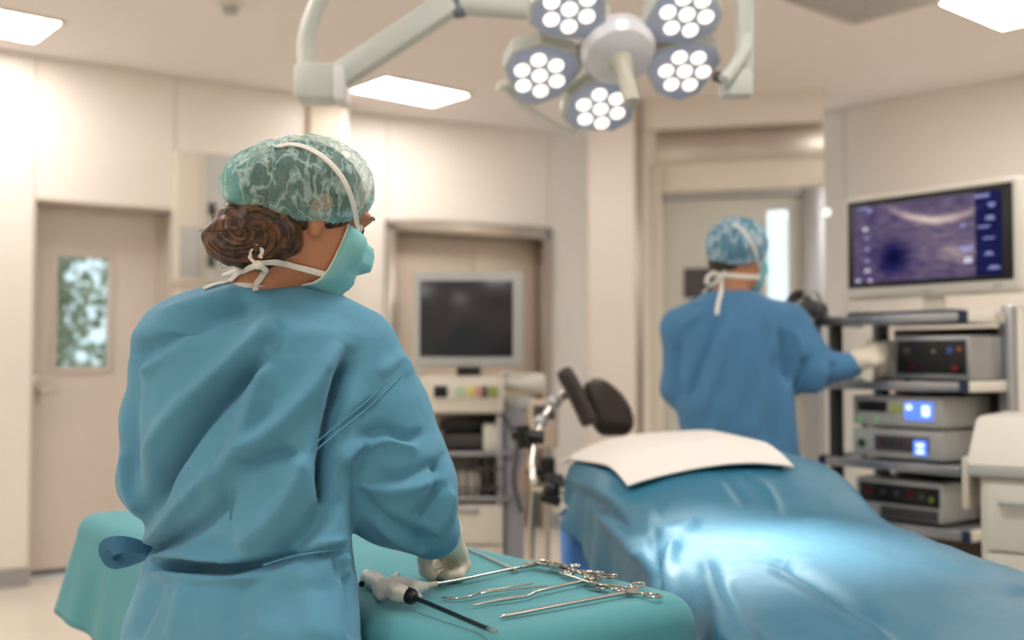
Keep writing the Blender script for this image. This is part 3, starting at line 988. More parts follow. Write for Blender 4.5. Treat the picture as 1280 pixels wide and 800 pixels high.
for (py, l, r, b) in rows:
    yc = ND + .012 + (.02 if py < 400 else 0) - (.03 if py > 720 else 0)
    z = NX(l, py)[2]
    tw = np.interp(z, [q[0] for q in TURN], [q[1] for q in TURN])
    hw = (r - l) / 2 * ND / F * .85
    tab.append((z, NX(l, py, yc + tw * hw)[0], NX(r, py, yc - tw * hw)[0], yc, b))
g_torso = section(tab, 2.35, TURN)
HEM = tab[-1][0]
SR = NX(440, 442, 1.69); ER = NX(498, 610, 1.685); CR = NX(541, 664, 1.765)
g_armR = chain([NX(412, 424, 1.70), SR, NX(473, 518, 1.69), ER, CR], [.050, .062, .070, .082, .046], .05)
SL = NX(222, 446, 1.72); EL = NX(196, 598, 1.79); WLft = NX(300, 668, 1.93)
g_armL = chain([NX(250, 430, 1.70), SL, NX(202, 530, 1.755), EL, WLft], [.048, .054, .056, .056, .042], .04)
def gown_f(X, Y, Z):
    d = smin(g_torso(X, Y, Z), g_armR(X, Y, Z), .022)
    return smin(d, g_armL(X, Y, Z), .02)
NECK = NX(338, 366, 1.705)
neck_top = NH + f_ * -.012 + w_ * -.055
g_neck = chain([neck_top, (neck_top + NECK) / 2 + np.array([-.006, .0, .004]), NECK], [.054, .055, .064], .02)
legs = []
for dx in (-.085, .085):
    hx = NX(312, 690)[0] + dx
    ly = ND - dx * .75
    legs += [chain([(hx, ly, .86), (hx, ly + .01, .47), (hx, ly, .07)], [.06, .05, .038], .04)]
g_trunk = section([(z, l + min(.075, (r - l) * .25), r - min(.075, (r - l) * .25), y, max(b - .07, .025)) for (z, l, r, y, b) in tab if z > .78], 2.2, TURN)
body_parts = [g_trunk] + legs + [chain([SR, ER, CR, NX(552, 672, 1.79)], [.04, .036, .032, .026], .02), chain([SL, EL, WLft], [.036, .034, .026], .02)]
def body_f(X, Y, Z):
    d = body_parts[0](X, Y, Z)
    for g in body_parts[1:]: d = smin(d, g(X, Y, Z), .03)
    d = smin(d, g_neck(X, Y, Z), .02)
    return smin(d, nhead(X, Y, Z), .018)
V, Q = surfnet(body_f, (-.66, 1.40, .02), (-.04, 2.06, 1.62), .0065)
V = relax(V, Q, 1)
from_data('body', V, Q, M_SKIN, root, True, None)

FOLDS = [
    ([(325, 449), (300, 474), (262, 512), (226, 562), (200, 606), (184, 646)], 8.5, -.021),
    ([(345, 400), (306, 440), (258, 482), (212, 530), (186, 580)], 13, .012),
    ([(330, 452), (318, 500), (298, 560), (262, 620)], 12, .009),
    ([(318, 378), (270, 392), (222, 418), (172, 446)], 12, -.011),
    ([(300, 366), (250, 380), (196, 398)], 10, .006),
    ([(240, 420), (205, 440), (172, 470)], 10, .005),
    ([(352, 404), (330, 440)], 9, -.005),
    ([(438, 444), (424, 480), (412, 530), (406, 580), (412, 620)], 9, -.025),
    ([(424, 430), (398, 480), (360, 524), (322, 556), (298, 570)], 13, .011),
    ([(300, 582), (340, 566), (368, 566)], 8, -.009),
    ([(382, 566), (368, 610), (340, 650), (300, 684)], 15, .010),
    ([(412, 575), (404, 630), (372, 668), (330, 692)], 10, -.011),
    ([(184, 684), (210, 652), (246, 612), (276, 580)], 9, .009),
    ([(186, 692), (214, 676), (256, 652), (288, 620)], 8, -.010),
    ([(186, 700), (226, 690), (266, 694), (304, 700)], 6, .012),
    ([(194, 706), (240, 710), (284, 711), (320, 707), (372, 696), (428, 686)], 6, -.020),
    ([(192, 716), (236, 724), (290, 724), (330, 716)], 8, .008),
    ([(330, 700), (372, 680), (404, 652), (428, 620)], 8, -.008),
    ([(352, 704), (392, 690), (432, 676)], 6, .006),
    ([(180, 420), (168, 470), (164, 540), (172, 600)], 7, -.006),
    ([(176, 640), (160, 610), (158, 560)], 6, .006),
    ([(200, 730), (180, 770), (164, 800)], 9, -.006), ([(232, 730), (222, 770), (214, 800)], 12, .005),
    ([(300, 730), (296, 800)], 16, -.004), ([(380, 710), (392, 800)], 16, .004), ([(428, 700), (438, 740), (444, 800)], 7, -.005),
    ([(440, 690), (446, 716)], 3.5, -.005), ([(432, 692), (437, 720)], 3.5, .005), ([(420, 694), (424, 724)], 3.5, -.005),
    # sleeve
    ([(470, 470), (500, 450), (512, 470)], 8, .004), ([(452, 545), (480, 536), (506, 548), (530, 540)], 6, -.006),
    ([(458, 560), (486, 552), (520, 562)], 6, .006), ([(470, 590), (500, 596), (540, 580), (558, 586)], 6, -.006),
    ([(446, 600), (470, 612), (510, 612), (548, 600)], 7, .006), ([(560, 560), (540, 620), (520, 650)], 7, -.006),
    ([(562, 610), (552, 640), (536, 668)], 6, .009), ([(452, 620), (480, 650), (520, 668), (544, 672)], 7, -.006),
    ([(556, 604), (544, 632), (530, 654)], 5, -.009), ([(470, 650), (500, 676), (530, 686)], 6, .005),
    ([(425, 580), (440, 560), (464, 548)], 6, .006), ([(420, 560), (440, 530), (470, 500)], 8, -.004),
]
def nurse_disp(V, Q):
    N = normals(V, Q)
    V = fold_disp(V, N, FOLDS, 2.1)
    V = noise_disp(V, normals(V, Q), .0022, 9, (1, 1, .7), 3.1)
    V = noise_disp(V, normals(V, Q), .0009, 34, (1, 1, 1), 7.7)
    return relax(V, Q, 1, .25)
gown, GV, GQ = mesh_field('surgical_gown', gown_f, (-.70, 1.36, HEM - .01), (-.06, 2.10, 1.40), .0052, M_GOWN, root, nurse_disp, 2)
all_f = lambda X, Y, Z: np.minimum(gown_f(X, Y, Z), body_f(X, Y, Z))
for nm, ln in (('sleeve_seam', [(392, 556), (420, 532), (450, 508), (480, 482), (500, 462)]), ('sleeve_seam', [(396, 562), (424, 538), (454, 514), (482, 490), (500, 471)]), ('back_seam', [(291, 560), (290, 600), (288, 650)]), ('waist_seam', [(330, 706), (372, 694), (410, 689), (434, 686)])):
    pts, nr = ribbon_on(gown_f, ln, 1.3, 2.1, .002, .0012, 8)
    MB().tube([p - np.array([0, 0, 0]) for p in pts], .0011, 6).build(nm, M_GOWN, gown)
# white neck binding
ring = []
for i in range(40):
    a = 2 * math.pi * i / 40
    ring.append(np.array([NECK[0] + math.cos(a) * .0735, NECK[1] + .004 + math.sin(a) * .066, tab[0][0] - .001 + .004 * math.cos(a)]))
b = MB(); b.ribbon(ring + [ring[0], ring[1]], [np.array([math.cos(2 * math.pi * i / 40), math.sin(2 * math.pi * i / 40), .8]) for i in range(42)], .012, .003)
b.build('neck_binding', M_STRAP, gown)
# waist tie with its loop at the left
t0, _ = march(gown_f, 188, 688, 1.3, 2.1)
td_ = t0[1]
lp = [t0, NX(168, 682, td_ - .02), NX(148, 681, td_ - .03), NX(134, 686, td_ - .02), NX(142, 700, td_ - .005), NX(162, 699, td_), NX(184, 693, td_)]
L = smooth_line(lp, 6)
MB().ribbon(L, [np.array([-.1, -1, .15 + .2 * math.sin(i * .3)]) for i in range(len(L))], [.014 + .016 * math.sin(math.pi * i / (len(L) - 1)) for i in range(len(L))], .002).build('waist_tie', mat('tie cloth blue', (60, 116, 150), .8), gown)
# hair under the cap and bun
sk = ellipsoid(NH + f_ * -.014 + w_ * .017, (.097, .081, .094), [f_, s_, w_])
nape = ellipsoid(NH + f_ * -.062 + w_ * -.038, (.045, .060, .05), [f_, s_, w_])
fpl = NH + f_ * .058
def hair_f(X, Y, Z):
    d = smin(sk(X, Y, Z), nape(X, Y, Z), .02)
    u = (X - fpl[0]) * f_[0] + (Y - fpl[1]) * f_[1] + (Z - fpl[2]) * f_[2]
    v = (X - NH[0]) * w_[0] + (Y - NH[1]) * w_[1] + (Z - NH[2]) * w_[2]
    return smax(smax(d, u, .02), -(v + .022 - .45 * np.minimum(u, 0)), .015)
mesh_field('hair', hair_f, NH - .16, NH + .16, .005, M_HAIR, root)
BC = NX(320, 293, 1.615)
def bun_f(X, Y, Z):
    x = X - BC[0]; y = Y - BC[1]; z = Z - BC[2]
    a = np.arctan2(z, x); r = np.hypot(x, z)
    d = ellipsoid(BC, (.071, .046, .052))(X, Y, Z)
    d = smin(d, ellipsoid(BC + np.array([-.018, -.012, -.008]), (.056, .044, .045))(X, Y, Z), .01)
    return d + .0028 * np.sin(a * 5 + r * 95) + .0012 * np.sin(a * 13 - r * 150)
hb, BV, _ = mesh_field('hair_bun', bun_f, BC - .09, BC + .09, .0032, strand_mat('bun hair strands', (26, 15, 10), (122, 78, 42)), root)
_x = BV - BC; _r = np.hypot(_x[:, 0] * .8, _x[:, 2]); _a = np.arctan2(_x[:, 2], _x[:, 0])
_at = hb.data.attributes.new('strand', 'FLOAT_VECTOR', 'POINT')
_at.data.foreach_set('vector', np.stack([_r * 130 + _a * 1.1, np.sin(_a) * .45, _x[:, 1] * 60], 1).ravel())
# wisps that escape the bun
rg = np.random.RandomState(5)
b = MB()
for i in range(16):
    a = math.radians(rg.uniform(120, 250)); r0 = .06; rad_ = np.array([math.cos(a), 0, math.sin(a)]); tan_ = np.array([-math.sin(a), 0, math.cos(a)]); k1, k2 = rg.uniform(.002, .009), rg.uniform(-.02, .02)
    c = BC + np.array([math.cos(a) * .062, -.02, math.sin(a) * .046])
    pts = [c + rad_ * k1 * math.sin(t * 1.6) * 2 + tan_ * k2 * t for t in (0, .5, 1, 1.5)]
    b.tube(smooth_line(pts, 3), .00035, 4)
w = b.build('hair_wisps', M_HAIR, hb); w['kind'] = 'stuff'
eyes_on(NH, f_, s_, w_, root)

# bouffant cap
CC = NX(388, 237, 1.685)
cap_main = ellipsoid(CC, (.099, .112, .083))
cap_back = ellipsoid(NX(326, 234, 1.655), (.056, .085, .05))
def cap_f(X, Y, Z): return smin(cap_main(X, Y, Z), cap_back(X, Y, Z), .05)
p1 = NX(468, 262, 1.74); p2 = NX(400, 296, 1.60); p3 = NX(279, 256, 1.64)
pn = np.cross(p1 - p2, p3 - p2); pn /= np.linalg.norm(pn)
if pn[2] < 0: pn = -pn
V, Q = surfnet(cap_f, CC - np.array([.2, .16, .14]), CC + np.array([.16, .16, .13]), .0042)
V = relax(V, Q, 1)
dist = (V - p2) @ pn
N = normals(V, Q)
pull = np.clip(1 - dist / .03, 0, 1) ** 2
V2 = noise_disp(V, N, .0028, 30, (1, 1, 1.0), 1.3, True)
V = V2
ang = np.arctan2(V[:, 1] - CC[1], V[:, 0] - CC[0])
V = V - N * (pull * .010 + pull * .003 * np.sin(ang * 46))[:, None]
cap = cut_open('bouffant_cap', V, Q, p2, pn, M_CAP, root, .0045, M_CAPRIM, np.clip(1 - dist / .045, 0, 1) + np.clip((NX(345, 0)[0] - V[:, 0]) / .05, 0, 1) * .6)

# mask with its ties
mk, MV = mask_on(NH, f_, s_, w_, nhead, root)
head_all = lambda X, Y, Z: np.minimum(np.minimum(cap_f(X, Y, Z), body_f(X, Y, Z)), np.minimum(hair_f(X, Y, Z), bun_f(X, Y, Z)))
corner_up = MV[1, -1]; corner_lo = MV[-2, -1]
cx, cy = proj(corner_up)
pts, nr = ribbon_on(head_all, [(447, 312), (445, 288), (440, 256), (428, 226), (409, 203), (386, 188), (364, 183), (348, 186)], 1.4, 1.85, .009, .004, 6)
far = [NX(340, 184, 1.72) + np.array([0, 0, .004]), NX(336, 190, 1.78)]
MB().ribbon(pts + far, nr + [np.array([-.2, .2, 1]), np.array([-.3, .6, .8])], .0085, .0014).build('mask_tie', M_STRAP, mk)
pts, nr = ribbon_on(head_all, [(428, 346), (410, 343), (388, 337), (362, 330), (342, 326), (326, 326)], 1.4, 1.85, .008, .004, 6)
MB().ribbon(pts, nr, .0095, .0016).build('mask_tie', M_STRAP, mk)
kn, kg = march(head_all, 322, 327, 1.4, 1.85)
kn = kn + kg * .008
b = MB(); b.ball(kn, (.009, .007, .007), 12)
b.build('tie_knot', M_STRAP, mk)
dk = kn[1]
loop = smooth_line([kn, P(313, 322, dk - .004), P(315, 311, dk - .006), P(322, 307, dk - .008), P(328, 313, dk - .006), P(325, 322, dk - .002)], 6)
MB().ribbon(loop, [np.array([math.cos(i * .25), -.6, math.sin(i * .25)]) for i in range(len(loop))], .007, .0016).build('tie_loop', M_STRAP, mk)
cover = lambda X, Y, Z: np.minimum(all_f(X, Y, Z), bun_f(X, Y, Z))
for ln, wd in (([(321, 329), (308, 334), (298, 344), (288, 355), (272, 358), (256, 364)], .0095), ([(324, 329), (331, 336), (328, 346), (322, 354), (320, 366)], .0085), ([(318, 331), (304, 336), (292, 342), (282, 346)], .007)):
    pts, nr = ribbon_on(cover, ln, 1.4, 1.85, wd, .005, 5)
    MB().ribbon(pts, nr, wd, .0016).build('tie_tail', M_STRAP, mk)

# gloves
def G(px, py, d): return P(px, py, d - .075)
KN = [G(575, 692, 1.905), G(570, 688, 1.93), G(562, 686, 1.955), G(553, 686, 1.965)]
wr = G(551, 664, 1.85)
palm = [([wr, KN[i]], [.024, .0125]) for i in range(4)] + [([CR, wr], [.030, .027]), ([wr, G(541, 684, 1.875)], [.024, .014])]
fing = [([KN[0], G(579, 706, 1.915), G(572, 719, 1.89), G(559, 720, 1.875)], [.0135, .0125, .0112, .0092]),
        ([KN[1], G(573, 703, 1.94), G(564, 716, 1.915), G(552, 718, 1.895)], [.0135, .0122, .011, .0092]),
        ([KN[2], G(563, 703, 1.965), G(555, 714, 1.94), G(545, 716, 1.92)], [.0135, .0122, .011, .0092]),
        ([KN[3], G(551, 702, 1.975), G(543, 712, 1.945), G(536, 714, 1.92)], [.0135, .012, .0108, .009]),
        ([G(541, 682, 1.87), G(531, 698, 1.88), G(532, 712, 1.88), G(540, 720, 1.88)], [.0145, .0125, .0112, .0095])]
hf = hand_field(fing, palm)
c = G(556, 690, 1.9)
mesh_field('glove', hf, c - np.array([.08, .14, .07]), c + np.array([.08, .12, .09]), .0026, M_GLOVE, root)
# left hand rests on the table, hidden from here by her body
wl = WLft; c = np.array([.6, .7, -.25]); c /= np.linalg.norm(c); sd = np.array([.7, -.6, 0])
palmL = [([wl, wl + c * .08 + sd * q], [.026, .013]) for q in (-.03, -.01, .01, .03)]
fingL = [([wl + c * .08 + sd * q, wl + c * .115 + sd * q * 1.1 + np.array([0, 0, -.006]), wl + c * .14 + sd * q * 1.1 + np.array([0, 0, -.022])], [.012, .0105, .009]) for q in (-.03, -.01, .01, .03)]
fingL.append(([wl + c * .03 + sd * .02, wl + c * .06 + sd * .05, wl + c * .09 + sd * .058], [.014, .012, .0095]))
mesh_field('glove', hand_field(fingL, palmL), wl - .2, wl + .2, .0045, M_GLOVE, root)
for dx in (-.085, .085): shoe(root, NX(312, 690)[0] + dx, ND - dx * .75, .75)

# ------------------------------------------------------------------ the second person at the rack
DD = 3.86
def DX(px, py, d=DD): return P(px, py, d)
root2 = thing('person', (DX(925, 500)[0], DD, 0), 'person in blue gown and cap reaching a gloved hand to the equipment rack', 'person')
DH = DX(922, 321, 3.86)
f2, s2, w2 = head_frame(66, 4)
dhead = head_field(DH, f2, s2, w2, 1.03)
rows = [(364, 884, 944, .075), (370, 872, 955, .09), (378, 860, 972, .105), (392, 848, 986, .125), (415, 838, 992, .14), (470, 840, 988, .145), (540, 850, 995, .14), (600, 848, 1003, .145), (700, 838, 1012, .165), (760, 832, 1018, .175)]
tab2 = []
for (py, l, r, b) in rows:
    pl = DX(l, py); tab2.append((pl[2], pl[0], DX(r, py)[0], DD, b))
HEM2 = tab2[-1][0]
SR2 = DX(982, 408); ER2 = DX(1010, 464, 3.83); CR2 = DX(1064, 457, 3.84)
g_t2 = section(tab2, 2.35)
g_r2 = chain([DX(965, 400), SR2, DX(1000, 440, 3.84), ER2, CR2], [.065, .080, .078, .070, .048], .05)
SL2 = DX(852, 410); EL2 = DX(848, 486, 3.90); WL2 = DX(880, 500, 4.12)
g_l2 = chain([DX(870, 400), SL2, EL2, WL2], [.06, .068, .06, .045], .04)
def gown2_f(X, Y, Z): return smin(smin(g_t2(X, Y, Z), g_r2(X, Y, Z), .03), g_l2(X, Y, Z), .03)
NB2 = DX(914, 368)
nt2 = DH + w2 * -.06 - f2 * .015
g_n2 = chain([nt2, NB2], [.06, .068], .02)
cxx = DX(925, 500)[0]
legs2 = [chain([(cxx + q, DD, .95), (cxx + q, DD + .01, .5), (cxx + q, DD, .07)], [.095, .06, .042], .04) for q in (-.1, .1)]
tr2 = section([(z, l + min(.07, (r - l) * .25), r - min(.07, (r - l) * .25), y, max(b - .06, .03)) for (z, l, r, y, b) in tab2 if z > .85], 2.2)
bp2 = [tr2] + legs2 + [chain([SR2, ER2, CR2], [.055, .045, .03], .03), chain([SL2, EL2, WL2], [.05, .04, .028], .03)]
def body2_f(X, Y, Z):
    d = bp2[0](X, Y, Z)
    for g in bp2[1:]: d = smin(d, g(X, Y, Z), .03)
    return smin(smin(d, g_n2(X, Y, Z), .02), dhead(X, Y, Z), .018)
V, Q = surfnet(body2_f, (.48, 3.6, .02), (1.32, 4.22, 1.80), .009)
from_data('body', relax(V, Q, 1), Q, M_SKIN, root2, True, None)
FOLDS2 = [([(900, 400), (880, 450), (862, 500)], 6, -.012), ([(920, 390), (900, 450), (880, 520)], 7, .010), ([(960, 400), (950, 460), (930, 530)], 8, -.010),
          ([(985, 470), (985, 520), (990, 580)], 6, .012), ([(972, 440), (966, 500), (960, 560)], 7, -.012), ([(1010, 440), (1000, 470), (990, 490)], 4, -.014),
          ([(1030, 455), (1026, 475), (1018, 490)], 4, .012), ([(1044, 452), (1040, 470), (1036, 488)], 4, -.012), ([(990, 410), (1000, 430), (1008, 450)], 5, .01),
          ([(850, 430), (846, 470), (850, 500)], 5, -.012), ([(880, 390), (850, 410)], 5, .008), ([(900, 500), (890, 560)], 8, .008), ([(930, 540), (920, 600)], 8, -.008), ([(976, 410), (980, 450), (984, 480)], 4, -.015)]
def doc_disp(V, Q):
    V = fold_disp(V, normals(V, Q), FOLDS2, 1.5)
    V = noise_disp(V, normals(V, Q), .004, 8, (1, 1, .7), 9.1)
    return relax(V, Q, 1, .4)
gown2, _, _ = mesh_field('surgical_gown', gown2_f, (.46, 3.6, HEM2 - .01), (1.36, 4.25, 1.52), .010, M_GOWN2, root2, doc_disp, 2)
sk2 = ellipsoid(DH + f2 * -.012 + w2 * .02, (.105, .085, .102), [f2, s2, w2])
np2 = ellipsoid(DH + f2 * -.06 + w2 * -.035, (.046, .062, .045), [f2, s2, w2])
def hair2_f(X, Y, Z):
    d = smin(sk2(X, Y, Z), np2(X, Y, Z), .02)
    u = (X - DH[0]) * f2[0] + (Y - DH[1]) * f2[1] + (Z - DH[2]) * f2[2] - .05
    v = (X - DH[0]) * w2[0] + (Y - DH[1]) * w2[1] + (Z - DH[2]) * w2[2]
    return smax(smax(d, u, .02), -(v + .02 - .35 * np.minimum(u, 0)), .015)
mesh_field('hair', hair2_f, DH - .17, DH + .17, .008, M_HAIR2, root2)
eyes_on(DH, f2, s2, w2, root2, 1.03)
C2 = DX(923, 306, 3.855)
cap2_f = union([ellipsoid(C2, (.104, .110, .098)), ellipsoid(DX(910, 308, 3.83), (.07, .085, .075))], .05)
q1 = DX(960, 318, 3.90); q2 = DX(920, 338, 3.77); q3 = DX(884, 334, 3.84)
pn2 = np.cross(q1 - q2, q3 - q2); pn2 /= np.linalg.norm(pn2)
if pn2[2] < 0: pn2 = -pn2
V, Q = surfnet(cap2_f, C2 - .17, C2 + .16, .007)
V = relax(V, Q, 1); N = normals(V, Q)
dist = (V - q2) @ pn2; pull = np.clip(1 - dist / .03, 0, 1) ** 2
V = noise_disp(V, N, .004, 22, (1, 1, 1), 2.2, True) - N * (pull * .010)[:, None]
cap2 = cut_open('surgical_cap', V, Q, q2, pn2, M_CAP2, root2, .006, M_CAPRIM2, np.clip(1 - dist / .05, 0, 1))
mk2, MV2 = mask_on(DH, f2, s2, w2, dhead, root2, M_MASK, 1.03)
ha2 = lambda X, Y, Z: np.minimum(np.minimum(cap2_f(X, Y, Z), body2_f(X, Y, Z)), hair2_f(X, Y, Z))
pts, nr = ribbon_on(ha2, [(950, 346), (938, 346), (922, 345), (908, 344), (900, 346)], 3.5, 4.1, .01, .004, 5)
MB().ribbon(pts, nr, .016, .002).build('mask_tie', M_STRAP, mk2)
pts, nr = ribbon_on(ha2, [(948, 334), (942, 310), (930, 290), (915, 281)], 3.5, 4.1, .01, .004, 5)
MB().ribbon(pts, nr, .010, .002).build('mask_tie', M_STRAP, mk2)
kk, kg = march(ha2, 903, 346, 3.5, 4.1); kk = kk + kg * .012
MB().ball(kk, (.016, .012, .014), 12).build('tie_knot', M_STRAP, mk2)
d2 = kk[1]
lp = smooth_line([kk, P(893, 340, d2), P(885, 346, d2 - .01), P(884, 354, d2 - .01), P(892, 356, d2), P(900, 349, d2)], 5)
MB().ribbon(lp, [np.array([math.cos(i * .25), -.8, math.sin(i * .25)]) for i in range(len(lp))], .016, .003).build('tie_loop', M_STRAP, mk2)
cov2 = lambda X, Y, Z: np.minimum(gown2_f(X, Y, Z), body2_f(X, Y, Z))
for ln in ([(904, 347), (903, 362), (898, 380), (896, 394)], [(900, 349), (890, 360), (880, 368)], [(905, 346), (907, 338), (904, 332)]):
    pts, nr = ribbon_on(cov2, ln, 3.5, 4.1, .014, .008, 5)
    MB().ribbon(pts, nr, .014, .003).build('tie_tail', M_STRAP, mk2)
# gloved hand on the device
def K(px, py, d): return P(px, py, d)
w3 = K(1070, 452, 3.84)
kn3 = [K(1094, 434, 3.86), K(1096, 440, 3.83), K(1095, 447, 3.80), K(1092, 453, 3.78)]
palm3 = [([w3, q], [.033, .016]) for q in kn3] + [([CR2, w3], [.036, .033])]
fing3 = []
for i, q in enumerate(kn3):
    fing3.append(([q, q + np.array([.036, .02, .004]), q + np.array([.052, .045, -.014]), q + np.array([.047, .062, -.034])], [.0135, .0125, .0115, .010]))
fing3.append(([K(1078, 440, 3.88), K(1088, 428, 3.92), K(1098, 430, 3.95)], [.017, .014, .011]))
c = K(1088, 445, 3.84)
mesh_field('glove', hand_field(fing3, palm3), c - .16, c + .16, .0045, M_GLOVE, root2)
c = np.array([.5, .85, -.1]); c /= np.linalg.norm(c); sd = np.array([.85, -.5, 0])
palm4 = [([WL2, WL2 + c * .08 + sd * q], [.028, .014]) for q in (-.03, -.01, .01, .03)]
fing4 = [([WL2 + c * .08 + sd * q, WL2 + c * .12 + sd * q * 1.1 + np.array([0, 0, -.01]), WL2 + c * .14 + sd * q * 1.1 + np.array([0, 0, -.03])], [.013, .0115, .0095]) for q in (-.03, -.01, .01, .03)]
fing4.append(([WL2 + c * .03 + sd * .02, WL2 + c * .06 + sd * .055, WL2 + c * .09 + sd * .06], [.015, .0125, .010]))
mesh_field('glove', hand_field(fing4, palm4), WL2 - .2, WL2 + .2, .006, M_GLOVE, root2)
for q in (-.1, .1): shoe(root2, cxx + q, DD, .3)

# ================================================================== instrument table
TZ = 0.88
tA = onz(570, 812, TZ); tB = onz(890, 744, TZ); tC = onz(86, 641, TZ)
lx = tC[:2] - tA[:2]; LT = float(np.linalg.norm(lx)); lx = lx / LT
wx = np.array([lx[1], -lx[0]])
if wx.dot(tB[:2] - tA[:2]) < 0: wx = -wx
WT = float((tB[:2] - tA[:2]).dot(wx))
tc_ = tA[:2] + lx * LT / 2 + wx * WT / 2

def round_rect(hx, hy, r, n):
    """perimeter points and outward normals, evenly spaced"""
    segs = [('l', (hx, -hy + r), (hx, hy - r)), ('a', (hx - r, hy - r), 0), ('l', (hx - r, hy), (-hx + r, hy)), ('a', (-hx + r, hy - r), 90),
            ('l', (-hx, hy - r), (-hx, -hy + r)), ('a', (-hx + r, -hy + r), 180), ('l', (-hx + r, -hy), (hx - r, -hy)), ('a', (hx - r, -hy + r), 270)]
    Ls = [math.dist(s[1], s[2]) if s[0] == 'l' else r * math.pi / 2 for s in segs]
    T = sum(Ls); out = []
    for k in range(n):
        t = T * k / n
        for s, L in zip(segs, Ls):
            if t <= L + 1e-9: break
            t -= L
        if s[0] == 'l':
            a, b = np.array(s[1]), np.array(s[2]); p = a + (b - a) * t / L; d = (b - a) / L; nn = np.array([d[1], -d[0]])
        else:
            an = math.radians(s[2]) + t / r; nn = np.array([math.cos(an), math.sin(an)]); p = np.array(s[1]) + nn * r
        out.append((p, nn))
    return out

def drape(name, c, ux, hx, hy, rc, fil, top, hem, flare, wave, n, rings, rowsn, m, parent=None, post=None):
    """cloth over a block: flat-ish top from function top(x, y), rounded edge, hanging skirt"""
    uy = np.array([-ux[1], ux[0]])
    per = round_rect(hx, hy, rc, n)
    V = []
    def add(x, y, z): V.append((c[0] + ux[0] * x + uy[0] * y, c[1] + ux[1] * x + uy[1] * y, z))
    loops = 0
    for i in range(1, rings + 1):
        s = i / rings
        for p, nn in per:
            q = p * s
            add(q[0], q[1], top(q[0], q[1]))
        loops += 1
    for i in range(1, 8):
        a = i / 7 * math.pi / 2
        for p, nn in per:
            q = p + nn * fil * math.sin(a)
            add(q[0], q[1], top(*p) - fil * (1 - math.cos(a)))
        loops += 1
    for i in range(1, rowsn + 1):
        t = i / rowsn
        for k, (p, nn) in enumerate(per):
            z0 = top(*p) - fil
            zz = z0 + (hem(p[0], p[1]) - z0) * t
            w = wave(k / n, t)
            q = p + nn * (fil + flare * t + w)
            add(q[0], q[1], zz)
        loops += 1
    V = np.array(V + [(c[0], c[1], top(0, 0))])
    Q = []
    for i in range(loops - 1):
        for k in range(n):
            a = i * n + k; b = i * n + (k + 1) % n
            Q.append((a, b, b + n, a + n))
    Qa = np.array(Q)[:, ::-1]
    N = normals(V, Qa)
    if N[n * 3][2] < 0: Qa = Qa[:, ::-1]; N = -N
    if post is not None: V = post(V, N)
    fc = [tuple(q) for q in Qa]
    ci = len(V) - 1
    up = N[n * 3][2] > 0
    for k in range(n):
        t = (ci, k, (k + 1) % n)
        fc.append(t if True else t[::-1])
    o = from_data(name, V, fc, m, parent, True, None)
    bm = bmesh.new(); bm.from_mesh(o.data); bmesh.ops.recalc_face_normals(bm, faces=bm.faces); bm.to_mesh(o.data); bm.free()
    md = o.modifiers.new('thickness', 'SOLIDIFY'); md.thickness = .002; md.offset = -1
    return o

it = thing('instrument_table', (tc_[0], tc_[1], 0), 'long steel instrument table under a teal cloth in front of the nurse', 'table')
MT = frame((tc_[0], tc_[1], 0), (lx[0], lx[1], 0))
MB(MT).box(-LT / 2 + .06, LT / 2 - .06, -WT / 2 + .06, WT / 2 - .06, TZ - .03, TZ - .006, .004).build('table_top', M_STEEL, it)
for sx in (-1, 1):
    for sy in (-1, 1):
        x, y = sx * (LT / 2 - .35), sy * (WT / 2 - .06)
        MB(MT).cyl((x, y, .09), (x, y, TZ - .025), .014, None, 14).build('leg', M_STEEL, it)
        MB(MT).lathe((x, y - .016, .038), (0, 1, 0), [(0, .036), (.004, .038), (.028, .038), (.032, .036)], 18).build('caster', M_DKGREY, it)
        MB(MT).box(x - .012, x + .012, y - .022, y + .022, .04, .10, .004).build('caster_fork', M_STEEL, it)
b = MB(MT)
b.box(-LT / 2 + .35, LT / 2 - .35, -WT / 2 + .05, WT / 2 - .05, .20, .215, .004); b.build('lower_shelf', M_STEEL, it)
td = drape('table_drape', tc_, lx, LT / 2 - .045, WT / 2 - .045, .03, .045, lambda x, y: TZ + .0022 * math.sin(x * 5 + 1) * math.cos(y * 9) + .001, lambda x, y: .645 - .02 * math.cos(x * 3), .045,
           lambda u, t: t * (.006 * math.sin(u * 2 * math.pi * 11) + .004 * math.sin(u * 2 * math.pi * 23 + 1)), 420, 26, 14, M_TDRAPE)
tag(td, 'teal cloth drape covering the long instrument table', 'drape')

# ================================================================== operating table, drape, sheet
OF = np.array([.480, 3.40]); ON_ = np.array([.700, .95])
ou = (OF - ON_); OL = float(np.linalg.norm(ou)); ou = ou / OL
oc = (OF + ON_) / 2
ov = np.array([-ou[1], ou[0]])            # to the left when looking along the table
MO = frame((oc[0], oc[1], 0), (ou[0], ou[1], 0))
ot = thing('operating_table', (oc[0], oc[1], 0), 'operating table with padded top and steel column under the blue drape', 'operating table')
MB(MO).box(-.55, .45, -.22, .22, .012, .10, .03).build('table_base', M_STEEL, ot)
MB(MO).box(-.20, .10, -.13, .13, .10, .66, .02).build('table_column', M_STEEL, ot)
MB(MO).box(-OL / 2 + .03, OL / 2 - .04, -.21, .21, .66, .74, .01).build('table_frame', M_DKGREY, ot)
MB(MO).box(-OL / 2 + .03, OL / 2 - .56, -.20, .20, .74, .83, .03).build('mattress', M_LEATHER, ot)
hd = MB(MO @ Matrix.Translation((OL / 2 - .56, 0, .74)) @ Matrix.Rotation(math.radians(-9), 4, 'Y'))
hd.box(.01, .46, -.19, .19, 0, .06, .03); hd.build('back_section', M_LEATHER, ot)
